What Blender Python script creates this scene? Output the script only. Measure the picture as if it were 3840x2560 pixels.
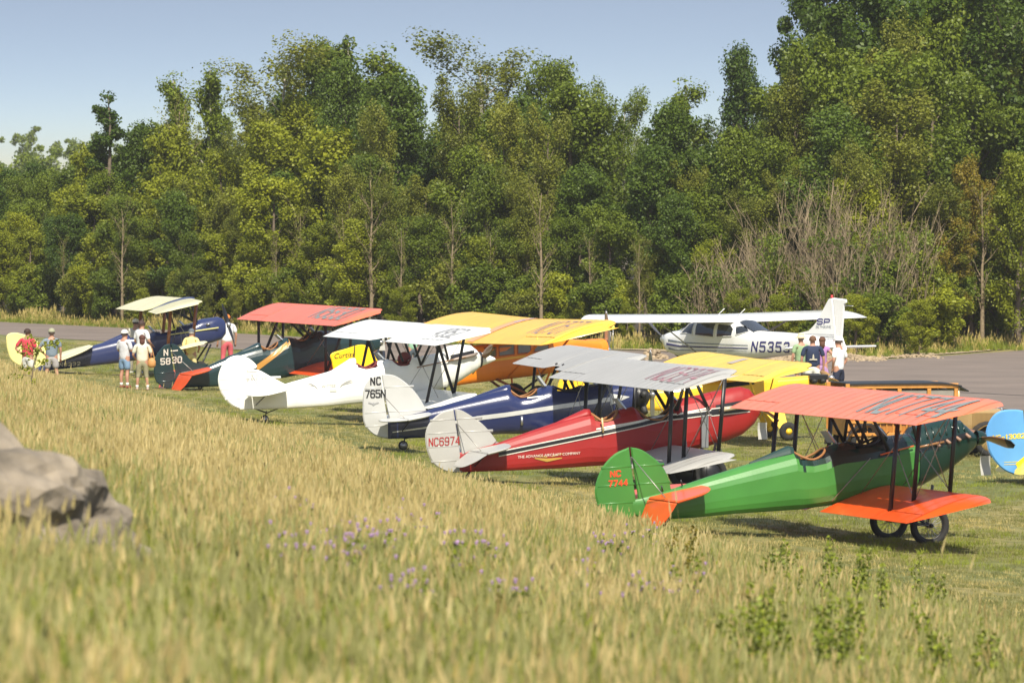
import bpy, bmesh, math, random
import numpy as np
from mathutils import Vector, Matrix, noise
for o in list(bpy.data.objects): bpy.data.objects.remove(o)
S = bpy.context.scene; C = S.collection
PI = math.pi; R = math.radians
# ---------------------------------------------------------------- camera, sky, sun, exposure
cd = bpy.data.cameras.new('camera'); cam = bpy.data.objects.new('camera', cd); C.objects.link(cam); S.camera = cam
cam.location = (0, 0, 6.0); cam.rotation_euler = (PI/2 - math.atan(560/21333), 0, 0)
cd.sensor_width = 36; cd.lens = 200; cd.clip_start = 1; cd.clip_end = 6000
cd.dof.use_dof = True; cd.dof.focus_distance = 138; cd.dof.aperture_fstop = 5.2
SUN_EL, SUN_AZ = 50, 170       # azimuth: direction the sun stands in, clockwise from +Y
w = bpy.data.worlds.new('World'); S.world = w; w.use_nodes = True; wn = w.node_tree.nodes; wl = w.node_tree.links
bg = wn['Background']; sky = wn.new('ShaderNodeTexSky'); sky.sky_type = 'NISHITA'; sky.sun_disc = False
sky.sun_elevation = R(SUN_EL); sky.sun_rotation = R(SUN_AZ); sky.air_density = 1.6; sky.dust_density = 1.2; sky.ozone_density = 2.0
tc = wn.new('ShaderNodeTexCoord'); mp = wn.new('ShaderNodeMapping'); mp.inputs['Scale'].default_value = (1, 1, 15)
vn = wn.new('ShaderNodeVectorMath'); vn.operation = 'NORMALIZE'
wl.new(tc.outputs['Generated'], mp.inputs['Vector']); wl.new(mp.outputs[0], vn.inputs[0]); wl.new(vn.outputs[0], sky.inputs['Vector'])
veil = wn.new('ShaderNodeMix'); veil.data_type = 'RGBA'; veil.blend_type = 'ADD'; veil.inputs[0].default_value = 1; veil.inputs[7].default_value = (1.12, .98, .85, 1)   # thin even summer haze
wl.new(sky.outputs[0], veil.inputs[6]); wl.new(veil.outputs[2], bg.inputs['Color']); bg.inputs['Strength'].default_value = 0.098
sd = bpy.data.lights.new('sun', 'SUN'); sun = bpy.data.objects.new('sun', sd); C.objects.link(sun)
sd.energy = 5.0; sd.angle = R(0.6); sd.color = (1, .925, .78)
_a = R(SUN_AZ); sdir = Vector((math.sin(_a)*math.cos(R(SUN_EL)), math.cos(_a)*math.cos(R(SUN_EL)), math.sin(R(SUN_EL))))
sun.rotation_euler = sdir.to_track_quat('Z', 'Y').to_euler(); sun.location = (0, 0, 60)
S.view_settings.view_transform = 'Standard'; S.view_settings.look = 'None'; S.view_settings.gamma = 1; S.view_settings.exposure = 0.5
S.view_settings.use_curve_mapping = False
S.render.engine = 'CYCLES'; S.cycles.max_bounces = 6; S.cycles.transparent_max_bounces = 8
rnd = random.Random(7); nr = np.random.default_rng(7)

# ---------------------------------------------------------------- helpers
def tag(o, label=None, cat=None, group=None, kind=None):
    if label: o['label'] = label
    if cat: o['category'] = cat
    if group: o['group'] = group
    if kind: o['kind'] = kind
    return o
def thing(name, label, cat, loc=(0, 0, 0), rz=0, group=None):
    o = bpy.data.objects.new(name, None); C.objects.link(o); o.location = loc; o.rotation_euler = (0, 0, rz)
    o.empty_display_size = .2
    return tag(o, label, cat, group)
def link(name, me, parent=None):
    o = bpy.data.objects.new(name, me); C.objects.link(o)
    if parent: o.parent = parent
    return o
def mesh(name, V, F, mats, parent=None, smooth=False, mi=None, loc=None):
    me = bpy.data.meshes.new(name); me.from_pydata([tuple(v) for v in V], [], F)
    for m in (mats if isinstance(mats, (list, tuple)) else [mats]): me.materials.append(m)
    if smooth: me.polygons.foreach_set('use_smooth', [True]*len(me.polygons))
    if mi is not None: me.polygons.foreach_set('material_index', mi)
    me.update()
    o = link(name, me, parent)
    if loc: o.location = loc
    return o
_mc = {}; _col = {}
def mat(name, col, rough=.6, metal=0., var=.12, scale=3., bump=0., bscale=40., coat=0., dirt=0., detail=6):
    if name in _mc: return _mc[name]
    m = bpy.data.materials.new(name); m.use_nodes = True; nt = m.node_tree; n = nt.nodes; l = nt.links
    b = n['Principled BSDF']; b.inputs['Roughness'].default_value = rough; b.inputs['Metallic'].default_value = metal
    if coat: b.inputs['Coat Weight'].default_value = coat; b.inputs['Coat Roughness'].default_value = .12
    t = n.new('ShaderNodeTexCoord'); nz = n.new('ShaderNodeTexNoise'); nz.inputs['Scale'].default_value = scale; nz.inputs['Detail'].default_value = detail
    l.new(t.outputs['Object'], nz.inputs['Vector'])
    r = n.new('ShaderNodeValToRGB'); r.color_ramp.elements[0].position = .3; r.color_ramp.elements[1].position = .7
    r.color_ramp.elements[0].color = (*[c*(1-var) for c in col], 1); r.color_ramp.elements[1].color = (*[min(1, c*(1+var)) for c in col], 1)
    l.new(nz.outputs['Fac'], r.inputs['Fac']); l.new(r.outputs[0], b.inputs['Base Color'])
    if bump:
        n2 = n.new('ShaderNodeTexNoise'); n2.inputs['Scale'].default_value = bscale; n2.inputs['Detail'].default_value = 4
        l.new(t.outputs['Object'], n2.inputs['Vector'])
        bp = n.new('ShaderNodeBump'); bp.inputs['Strength'].default_value = bump; bp.inputs['Distance'].default_value = .02
        l.new(n2.outputs['Fac'], bp.inputs['Height']); l.new(bp.outputs[0], b.inputs['Normal'])
    _mc[name] = m; _col[name] = (col, rough); return m
def paint(name, col, rough=.36, var=.09, coat=.25): return mat(name, col, rough, 0, var, 1.7, .05, 30, coat)
M_black = mat('black_metal', (.012, .012, .014), .4)
M_steel = mat('bare_steel', (.45, .45, .46), .35, .8)
M_wire = mat('rigging_wire', (.35, .33, .3), .4, .6)
M_tyre = mat('tyre_rubber', (.02, .02, .02), .85, bump=.2)
M_wood = mat('propeller_wood', (.28, .13, .045), .35, coat=.4)
M_leather = mat('leather_rim', (.30, .13, .04), .6)
M_redlea = mat('dark_red_leather', (.16, .02, .02), .6)
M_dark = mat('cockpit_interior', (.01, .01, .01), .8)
M_white = paint('white_paint', (.80, .80, .77))
M_glass = mat('window_glass', (.025, .03, .035), .08, 0, .05, coat=.5)
M_clear = mat('windshield', (.5, .53, .55), .15, .1)
M_paper = mat('placard_paper', (.42, .41, .38), .8, var=.05)

def tube(p, q, r, n=8, r2=None, flat=1., M=None):
    """verts, faces of a tapered tube; flat scales one cross axis (streamline strut)"""
    p = Vector(p); q = Vector(q); d = (q-p); u = Vector((0, 1, 0)) if abs(d.normalized().y) < .9 else Vector((1, 0, 0))
    a = d.cross(u).normalized(); b = d.cross(a).normalized(); r2 = r if r2 is None else r2
    V = []; F = []
    for c, rr in ((p, r), (q, r2)):
        for i in range(n):
            t = 2*PI*i/n; V.append(c + a*math.cos(t)*rr + b*math.sin(t)*rr*flat)
    for i in range(n): F.append((i, (i+1) % n, n+(i+1) % n, n+i))
    F.append(tuple(range(n-1, -1, -1))); F.append(tuple(range(n, 2*n)))
    return V, F
def join(parts):
    V = []; F = []
    for v, f in parts:
        k = len(V); V += list(v); F += [tuple(i+k for i in x) for x in f]
    return V, F
def strut(name, p, q, r, m, parent, flat=1., n=8):
    V, F = tube(p, q, r, n, None, flat); return mesh(name, V, F, m, parent, True)
def path_tube(pts, r, n=6):
    V = []; F = []; pts = [Vector(p) for p in pts]; K = len(pts)
    for i, p in enumerate(pts):
        d = (pts[min(i+1, K-1)]-pts[max(i-1, 0)]).normalized(); u = Vector((0, 0, 1)) if abs(d.z) < .9 else Vector((1, 0, 0))
        a = d.cross(u).normalized(); b = d.cross(a); rr = r[i] if hasattr(r, '__len__') else r
        for j in range(n):
            t = 2*PI*j/n; V.append(p+a*math.cos(t)*rr+b*math.sin(t)*rr)
    for i in range(K-1):
        for j in range(n): F.append((i*n+j, i*n+(j+1) % n, (i+1)*n+(j+1) % n, (i+1)*n+j))
    F.append(tuple(range(n-1, -1, -1))); F.append(tuple(range((K-1)*n, K*n)))
    return V, F
def box(c, s, rz=0):
    V = [Vector((x*s[0]/2, y*s[1]/2, z*s[2]/2)) for z in (-1, 1) for y in (-1, 1) for x in (-1, 1)]
    if rz: V = [Matrix.Rotation(rz, 3, 'Z') @ v for v in V]
    return [v+Vector(c) for v in V], [(0, 2, 3, 1), (4, 5, 7, 6), (0, 1, 5, 4), (2, 6, 7, 3), (0, 4, 6, 2), (1, 3, 7, 5)]
def bevel(o, wd=.01, seg=2):
    bm = bmesh.new(); bm.from_mesh(o.data); bmesh.ops.bevel(bm, geom=bm.edges[:], offset=wd, segments=seg, affect='EDGES', profile=.6)
    bm.to_mesh(o.data); bm.free(); return o
def torus(c, Rr, r, ax='y', n=32, k=12, sq=1.):
    V = []; F = []
    for i in range(n):
        t = 2*PI*i/n
        for j in range(k):
            s = 2*PI*j/k; rr = Rr+r*math.cos(s); y = r*sq*math.sin(s)
            V.append(Vector(c)+Vector((rr*math.cos(t), y, rr*math.sin(t))))
    for i in range(n):
        for j in range(k): F.append((i*k+j, i*k+(j+1) % k, ((i+1) % n)*k+(j+1) % k, ((i+1) % n)*k+j))
    return V, F
def lathe(prof, c=(0, 0, 0), n=24, axis='y'):
    V = []; F = []; K = len(prof)
    for i in range(n):
        t = 2*PI*i/n
        for (r, y) in prof:
            if axis == 'y': v = Vector((r*math.cos(t), y, r*math.sin(t)))
            elif axis == 'x': v = Vector((y, r*math.cos(t), r*math.sin(t)))
            else: v = Vector((r*math.cos(t), r*math.sin(t), y))
            V.append(v+Vector(c))
    for i in range(n):
        for j in range(K-1): F.append((i*K+j, i*K+j+1, ((i+1) % n)*K+j+1, ((i+1) % n)*K+j))
    return V, F

# ---------------------------------------------------------------- ground
def xfoot(y): return 22.6 - .2125*y
def dist(x, y): return (xfoot(y)-x)*.978
def sp(t, w=2.4): t = t/w; return w*(t if t > 30 else math.log1p(math.exp(t)))
def gz(x, y):
    d = dist(x, y); z = .19*min(sp(d), 24+.0*d) if d < 24 else .19*24
    if d > 3: z += .12*noise.noise(Vector((x*.16, y*.09, 3.1)))*min(1, (d-3)/5)
    return z
def build_ground():
    ys = np.concatenate([np.linspace(-60, 10, 8), np.linspace(14, 200, 140), np.linspace(204, 320, 30), np.geomspace(330, 3500, 24)])
    V = []; F = []; NX = 110
    for y in ys:
        xf = xfoot(y)
        lo = -60-.25*abs(y); hi = 60+.25*abs(y); core = np.linspace(max(lo+1, xf-32), min(hi-1, xf+8), 70)
        xs = np.concatenate([np.linspace(lo, core[0], 21)[:-1], core, np.linspace(core[-1], hi, 21)[1:]])
        for x in xs: V.append((x, y, gz(x, y)))
    for j in range(len(ys)-1):
        for i in range(NX-1): a = j*NX+i; F.append((a, a+1, a+NX+1, a+NX))
    m = bpy.data.materials.new('lawn_turf'); m.use_nodes = True; n = m.node_tree.nodes; l = m.node_tree.links; b = n['Principled BSDF']
    b.inputs['Roughness'].default_value = .9
    geo = n.new('ShaderNodeNewGeometry')
    def nz(sc, det, stretch=(1, 1, 1), rough=.6):
        mpn = n.new('ShaderNodeMapping'); mpn.inputs['Scale'].default_value = stretch; t = n.new('ShaderNodeTexNoise')
        t.inputs['Scale'].default_value = sc; t.inputs['Detail'].default_value = det; t.inputs['Roughness'].default_value = rough
        l.new(geo.outputs['Position'], mpn.inputs[0]); l.new(mpn.outputs[0], t.inputs['Vector']); return t
    def ramp(src, p0, c0, p1, c1):
        r = n.new('ShaderNodeValToRGB'); r.color_ramp.elements[0].position = p0; r.color_ramp.elements[1].position = p1
        r.color_ramp.elements[0].color = (*c0, 1); r.color_ramp.elements[1].color = (*c1, 1); l.new(src, r.inputs[0]); return r
    a = ramp(nz(.35, 8, (1, .35, 1)).outputs[0], .38, (.125, .145, .035), .62, (.27, .225, .085))
    c = ramp(nz(5, 6, (1, .5, 1)).outputs[0], .3, (.55, .6, .45), .7, (1.25, 1.2, 1.1))
    mx = n.new('ShaderNodeMix'); mx.data_type = 'RGBA'; mx.blend_type = 'MULTIPLY'; mx.inputs[0].default_value = 1
    l.new(a.outputs[0], mx.inputs[6]); l.new(c.outputs[0], mx.inputs[7])
    l.new(mx.outputs[2], b.inputs['Base Color'])
    bp = n.new('ShaderNodeBump'); bp.inputs['Strength'].default_value = .6; bp.inputs['Distance'].default_value = .05
    l.new(nz(18, 5).outputs[0], bp.inputs['Height']); l.new(bp.outputs[0], b.inputs['Normal'])
    o = mesh('ground', V, F, m, None, True); tag(o, kind='structure')
build_ground()
def sheet(name, poly, z, m, dens=None):
    bm = bmesh.new(); vs = [bm.verts.new((x, y, z)) for x, y in poly]; f = bm.faces.new(vs)
    if f.normal.z < 0: f.normal_flip()
    bmesh.ops.triangulate(bm, faces=bm.faces[:]); me = bpy.data.meshes.new(name); bm.to_mesh(me); bm.free(); me.materials.append(m)
    return tag(link(name, me), kind='structure')
M_asph = mat('asphalt', (.175, .138, .112), .9, var=.17, scale=.35, bump=.3, bscale=60, detail=10)
road_far = [(-80, 368), (-23.6, 262), (-11.3, 240), (-4.7, 226), (5.3, 213.5), (9.5, 205), (12.5, 201.5), (15, 206), (19.4, 215), (34, 236), (70, 262)]
road_near = [(-78, 338), (-21.5, 238.4), (-15, 225), (-10.2, 215.5), (-2.6, 199), (3, 187), (7, 174), (10.6, 164), (14, 155.5), (24, 138), (48, 120), (90, 104)]
# densify edges with a slight waver
def densify(P, k=6, a=.12):
    out = []
    for (x0, y0), (x1, y1) in zip(P[:-1], P[1:]):
        for i in range(k):
            t = i/k; x = x0+(x1-x0)*t; y = y0+(y1-y0)*t; out.append((x+a*noise.noise(Vector((x, y, 0))), y+3*a*noise.noise(Vector((x, y, 5)))))
    out.append(P[-1]); return out
road = sheet('asphalt_taxiway', densify(road_far)+densify(road_near)[::-1], .03, M_asph)
M_seam = mat('asphalt_seam', (.03, .028, .027), .8)
def strip(name, pts, wd, z, m):
    V = []; F = []
    for i, p in enumerate(pts):
        a = Vector(pts[max(i-1, 0)]); b = Vector(pts[min(i+1, len(pts)-1)]); d = (b-a).normalized(); nn = Vector((-d.y, d.x))*wd/2
        V += [(p[0]+nn.x, p[1]+nn.y, z), (p[0]-nn.x, p[1]-nn.y, z)]
    for i in range(len(pts)-1): F.append((2*i, 2*i+1, 2*i+3, 2*i+2))
    return mesh(name, V, F, m)
tag(strip('road_seam', densify([(12.2, 171.5), (15, 167), (19, 161), (30, 147)], 5, .05), .16, .036, M_seam), kind='structure')
sheet('woodland_floor', [(-90, 420), (-45, 315), (-24, 265.5), (-11, 243.5), (-5, 229.5), (5, 219), (12, 211.6), (16, 215), (20, 220), (30, 239), (45, 261), (90, 330), (120, 520), (-150, 520)], .02, mat('leaf_litter', (.045, .035, .02), .95, var=.4, scale=1.5, bump=.6, bscale=6))
M_gravel = mat('gravel_bed', (.40, .31, .20), .95, var=.3, scale=6, bump=.8, bscale=12)
sheet('gravel_verge', densify([(3.5, 217.5), (9.6, 207), (12.5, 203.2), (15, 207.6), (19, 217), (17.5, 219.5), (14.5, 214.5), (10, 214)], 5, .2), .034, M_gravel)

# ---------------------------------------------------------------- lettering made of strokes
GL = {'N': [[(0, 0), (0, 6)], [(0, 6), (4, 0)], [(4, 0), (4, 6)]], 'C': [[(4, 5), (3.2, 6), (.8, 6), (0, 5), (0, 1), (.8, 0), (3.2, 0), (4, 1)]],
 '7': [[(0, 6), (4, 6), (1.4, 0)]], '4': [[(3, 0), (3, 6), (0, 1.8), (4, 1.8)]], '6': [[(4, 5.2), (3.2, 6), (.8, 6), (0, 5), (0, 1), (.8, 0), (3.2, 0), (4, 1), (4, 2.4), (3.2, 3.4), (0, 3.4)]],
 '9': [[(0, .8), (.8, 0), (3.2, 0), (4, 1), (4, 5), (3.2, 6), (.8, 6), (0, 5), (0, 3.6), (.8, 2.8), (4, 2.8)]], '5': [[(4, 6), (0, 6), (0, 3.5), (3.2, 3.5), (4, 2.7), (4, .8), (3.2, 0), (.8, 0), (0, .8)]],
 '8': [[(.8, 3.1), (0, 3.9), (0, 5.2), (.8, 6), (3.2, 6), (4, 5.2), (4, 3.9), (3.2, 3.1), (.8, 3.1), (0, 2.3), (0, .8), (.8, 0), (3.2, 0), (4, .8), (4, 2.3), (3.2, 3.1)]],
 '3': [[(0, 5.2), (.8, 6), (3.2, 6), (4, 5.2), (4, 3.9), (3.2, 3.1), (1.4, 3.1)], [(3.2, 3.1), (4, 2.3), (4, .8), (3.2, 0), (.8, 0), (0, .8)]],
 '0': [[(.8, 0), (0, 1), (0, 5), (.8, 6), (3.2, 6), (4, 5), (4, 1), (3.2, 0), (.8, 0)]], '2': [[(0, 5), (.8, 6), (3.2, 6), (4, 5), (4, 3.8), (0, 0), (4, 0)]],
 '1': [[(1, 4.8), (2, 6), (2, 0)]], '-': [[(.6, 3), (3.4, 3)]], 'S': [[(4, 5.2), (3.2, 6), (.8, 6), (0, 5.2), (0, 3.9), (.8, 3.1), (3.2, 3.1), (4, 2.3), (4, .8), (3.2, 0), (.8, 0), (0, .8)]],
 'P': [[(0, 0), (0, 6), (3.2, 6), (4, 5.2), (4, 3.4), (3.2, 2.6), (0, 2.6)]], ' ': []}
def lettering(text, h, cw, gap, sw, mapf, m, parent, name='lettering', slant=0.):
    """mapf(u, v) -> 3-D point on the painted surface; u runs along the text, v up"""
    V = []; F = []; u0 = 0; k = 0
    for ch in text:
        for st in GL[ch]:
            for (a, b) in zip(st[:-1], st[1:]):
                p = Vector((a[0]/4*cw, a[1]/6*h)); q = Vector((b[0]/4*cw, b[1]/6*h)); d = (q-p); L = d.length; d /= L
                p = p-d*sw*.35; q = q+d*sw*.35; nn = Vector((-d.y, d.x))*sw/2; ns = max(1, int(L/.12)); base = len(V)
                for i in range(ns+1):
                    c = p+(q-p)*i/ns
                    for s in (1, -1):
                        e = c+nn*s; V.append(mapf(u0+e.x+slant*e.y, e.y, k*.0004))
                for i in range(ns): F.append((base+2*i, base+2*i+1, base+2*i+3, base+2*i+2))
                k = (k+1) % 6
        u0 += cw+gap if ch not in '1-' else cw*.8+gap
    return mesh(name, V, F, m, parent)
def smalltext(text, size, mapf, m, parent, name='lettering', shear=0., ext=0):
    cu = bpy.data.curves.new('t', 'FONT'); cu.body = text; cu.size = size; cu.shear = shear; cu.align_x = 'CENTER'; cu.align_y = 'CENTER'
    o = bpy.data.objects.new('t', cu); C.objects.link(o); bpy.context.view_layer.update()
    me = bpy.data.meshes.new_from_object(o.evaluated_get(bpy.context.evaluated_depsgraph_get()))
    bpy.data.objects.remove(o)
    for v in me.vertices: v.co = mapf(v.co.x, v.co.y, 0)
    me.materials.clear(); me.materials.append(m); return link(name, me, parent)

# ---------------------------------------------------------------- aircraft parts
AF = [0, .012, .05, .1, .2, .3, .42, .55, .68, .8, .9, 1]
UP = [.035, .056, .08, .096, .113, .116, .112, .100, .080, .055, .031, .004]
LO = [.035, .018, .008, .004, .0, .0, .0, .0, .0, .0, .0, -.002]
class Wing:
    """xt,zt trailing edge; xl,zl leading edge; b semi-span (leading), bt semi-span where the trailing edge ends; p tip power"""
    def __init__(s, xt, zt, xl, zl, b, bt, p=1., y0=0., dih=0., sweep=0., tk=.85, lr=.25, lb=None, cut=None):
        s.__dict__.update(locals()); s.lb = lb if lb is not None else b-.35
    def edge(s, y):
        a = abs(y); c = s.xl-s.xt; xt, xl = s.xt, s.xl
        if a > s.bt: xt = s.xt+c*.93*min(1, ((a-s.bt)/(s.b-s.bt)))**s.p
        if a > s.lb: xl = s.xl-c*s.lr*min(1, ((a-s.lb)/(s.b-s.lb)))**2.2
        if s.cut and a < s.cut[0]+s.cut[2]: xt = xt+s.cut[1]*(1 if a < s.cut[0] else 1-(a-s.cut[0])/s.cut[2])
        xl = max(xl, xt+.02); return xt-s.sweep*a, xl-s.sweep*a
    def pt(s, y, f, side=1, off=0.):
        xt, xl = s.edge(y); c = xl-xt; x = xl-f*c; c0 = s.xl-s.xt; k = (s.zl-s.zt)/c0
        zb = s.zt+k*(x+s.sweep*abs(y)-s.xt)+s.dih*abs(y)
        t = np.interp(f, AF, UP if side > 0 else LO)
        return Vector((x, y, zb+t*min(c, c0)*s.tk+off))
    def seg(s, ys, f0, f1):
        fs = [f0]+[f for f in AF if f0+.01 < f < f1-.01]+[f1]
        V = []; F = []; n = 2*len(fs)-(1 if f0 == 0 else 0)
        n = 2*len(fs)
        for i, y in enumerate(ys):
            sag = -.009 if i % 2 else 0
            for f in fs: V.append(s.pt(y, f, 1, sag*math.sin(PI*f)))
            for f in fs[::-1]: V.append(s.pt(y, f, -1))
        for i in range(len(ys)-1):
            for j in range(n): F.append((i*n+j, i*n+(j+1) % n, (i+1)*n+(j+1) % n, (i+1)*n+j))
        F.append(tuple(range(n-1, -1, -1))); F.append(tuple(range((len(ys)-1)*n, len(ys)*n)))
        return V, F
def yst(a, b, st=.19):
    n = max(2, int(round(abs(b-a)/st)))
    return [a+(b-a)*i/n for i in range(n+1)]
def wing(W, m, parent, name='wing', ail=None, split=None):
    """ail = (y_in, y_out, chord fraction); split: two panels meeting at root y"""
    b = W.b; r = W.y0
    if 'white' not in m.name or 'fabric' in m.name: tapes(W, m, parent, r)
    for sg in ((1, -1) if (r > 0 or split) else (0,)):
        parts = []
        if sg == 0: rngs = [(-b+.01, b-.01)]
        else: rngs = [(sg*(r or .006), sg*(b-.01))]
        for a, c in rngs:
            lo, hi = min(a, c), max(a, c); cuts = []
            if ail:
                for q in ((-ail[1], -ail[0]), (ail[0], ail[1])):
                    if q[0] >= lo-.01 and q[1] <= hi+.01: cuts.append(q)
            y = lo
            for q in cuts:
                if q[0]-y > .05: parts.append(W.seg(yst(y, q[0]), 0, 1))
                parts.append(W.seg(yst(q[0], q[1]), 0, ail[2])); y = q[1]
            if hi-y > .03: parts.append(W.seg(yst(y, hi), 0, 1))
            V, F = join(parts); o = mesh(name, V, F, m, parent, True)
            try: o.data.set_sharp_from_angle(angle=R(35))
            except Exception: pass
            for q in cuts:
                V, F = W.seg(yst(q[0]+.018, q[1]-.018), ail[2]+.018, 1); a_ = mesh('aileron', V, F, m, o, True)
                try: a_.data.set_sharp_from_angle(angle=R(35))
                except Exception: pass
def tapes(W, m, parent, y0):
    col, rough = _col[m.name]; tm = mat(m.name+'_tape', tuple(c*.95 for c in col), rough+.05)
    V = []; F = []; y = y0+.2; fs = np.linspace(.03, .97, 9)
    while y < W.b-.12:
        for sg in (1, -1):
            k = len(V)
            for f in fs: V += [W.pt(sg*(y-.011), f, 1, .0035), W.pt(sg*(y+.011), f, 1, .0035)]
            for i in range(8): F.append((k+2*i, k+2*i+1, k+2*i+3, k+2*i+2))
        y += .38
    mesh('rib_tape', V, F, tm, parent)
def wingtext(W, text, ystart, cw, gap, sw, f_bot, f_top, m, parent, side=-1, slant=0):
    c = W.xl-W.xt; h = (f_bot-f_top)*c
    return lettering(text, h, cw, gap, sw, lambda u, v, e: W.pt(side*(ystart+u), f_bot-v/c, 1, .006+e), m, parent, slant=slant)

class Fuse:
    def __init__(s, top, bot, wid, sh=.5, nt=2.2, nb=6., N=28):
        s.top, s.bot, s.wid, s.sh, s.nt, s.nb, s.N = top, bot, wid, sh, nt, nb, N
    def at(s, x):
        f = lambda T: float(np.interp(x, [p[0] for p in T], [p[1] for p in T]))
        zt, zb, w = f(s.top), f(s.bot), f(s.wid); sh = s.sh(x) if callable(s.sh) else s.sh
        nt = s.nt(x) if callable(s.nt) else s.nt; nb = s.nb(x) if callable(s.nb) else s.nb
        return zt, zb, max(w, .008), zb+(zt-zb)*sh, nt, nb
    def side(s, x, z):
        zt, zb, w, zc, nt, nb = s.at(x)
        t, n = ((z-zc)/(zt-zc), nt) if z > zc else ((zc-z)/(zc-zb), nb)
        t = min(max(t, 0), .999); return w*(1-t**n)**(1/n)
    def loft(s, x0, x1, mats, parent, name='fuselage', step=.1, matf=None, smooth=False, pits=(), xs=None):
        brk = sorted({x0, x1} | {p[0] for p in s.top+s.bot+s.wid if x0 < p[0] < x1}); X = []
        for a, b in zip(brk[:-1], brk[1:]):
            n = max(1, int(math.ceil((b-a)/step))); X += [a+(b-a)*i/n for i in range(n)]
        X.append(x1); N = s.N; V = []; F = []; mi = []
        for x in X:
            zt, zb, w, zc, nt, nb = s.at(x)
            for k in range(N):
                t = 2*PI*(k+.5)/N; c, sn = math.cos(t), math.sin(t); n = nt if sn > 0 else nb; h = (zt-zc) if sn > 0 else (zc-zb)
                y = w*math.copysign(abs(c)**(2/n), c); z = zc+h*math.copysign(abs(sn)**(2/n), sn)
                for (pa, pb, hw, dep) in pits:
                    if pa < x < pb and abs(y) < hw and z > zc: z -= dep
                V.append(Vector((x, y, z)))
        for i in range(len(X)-1):
            for k in range(N):
                F.append((i*N+k, i*N+(k+1) % N, (i+1)*N+(k+1) % N, (i+1)*N+k))
                if matf:
                    cc = sum((V[q] for q in F[-1]), Vector())/4; mi.append(matf(cc))
                else: mi.append(0)
        F.append(tuple(range(N-1, -1, -1))); F.append(tuple(range((len(X)-1)*N, len(X)*N))); mi += [0, mi[-1]]
        o = mesh(name, V, F, mats, parent, smooth, mi)
        return o
    def decal(s, pts, wd, m, parent, name='stripe', off=.011, both=True):
        """painted band following the side; pts = (x, z) centreline, wd width (number or per point)"""
        for sg in ((-1, 1) if both else (-1,)):
            P = []
            for i in range(len(pts)-1):
                (x0, z0), (x1, z1) = pts[i], pts[i+1]; w0 = wd[i] if hasattr(wd, '__len__') else wd; w1 = wd[i+1] if hasattr(wd, '__len__') else wd
                n = max(1, int(abs(x1-x0)/.12)+1)
                for k in range(n+(i == len(pts)-2)):
                    t = k/n; P.append((x0+(x1-x0)*t, z0+(z1-z0)*t, w0+(w1-w0)*t))
            V = []; F = []
            for x, z, w_ in P:
                for q in (-.5, 0, .5): V.append((x, sg*(s.side(x, z+q*w_)+off), z+q*w_))
            for i in range(len(P)-1):
                for j in (0, 1): a = i*3+j; F.append((a, a+1, a+4, a+3))
            mesh(name, V, F, m, parent)
    def smap(s, x0, z0, slope=0., sg=-1, off=.014):
        """text map on the right side (nose at +x): u to the nose"""
        return lambda u, v, e: Vector((x0+u, sg*(s.side(x0+u, z0+v+slope*u)+off+e), z0+v+slope*u))
def plate(name, outline, th, mapf, m, parent, inset=.03):
    """thin rounded slab from a closed 2-D outline; mapf(u, v, t) -> 3-D"""
    n = len(outline); cx = sum(p[0] for p in outline)/n; cy = sum(p[1] for p in outline)/n; V = []; F = []
    for t, k in ((-th/2, inset), (0, 0), (th/2, inset)):
        for (u, v) in outline:
            d = math.hypot(u-cx, v-cy) or 1; q = max(0, 1-k/d); V.append(mapf(cx+(u-cx)*q, cy+(v-cy)*q, t))
    for r in (0, 1):
        for i in range(n): F.append((r*n+i, r*n+(i+1) % n, (r+1)*n+(i+1) % n, (r+1)*n+i))
    F.append(tuple(range(n-1, -1, -1))); F.append(tuple(range(2*n, 3*n)))
    return mesh(name, V, F, m, parent)
def smooth_poly(P, k=4, closed=True):
    """Catmull-Rom through the traced outline"""
    out = []; n = len(P)
    for i in range(n if closed else n-1):
        p0, p1, p2, p3 = (P[(i-1) % n], P[i], P[(i+1) % n], P[(i+2) % n]) if closed else (P[max(i-1, 0)], P[i], P[i+1], P[min(i+2, n-1)])
        for j in range(k):
            t = j/k; out.append(tuple(.5*((2*p1[q])+(-p0[q]+p2[q])*t+(2*p0[q]-5*p1[q]+4*p2[q]-p3[q])*t*t+(-p0[q]+3*p1[q]-3*p2[q]+p3[q])*t**3) for q in (0, 1)))
    if not closed: out.append(P[-1])
    return out
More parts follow.
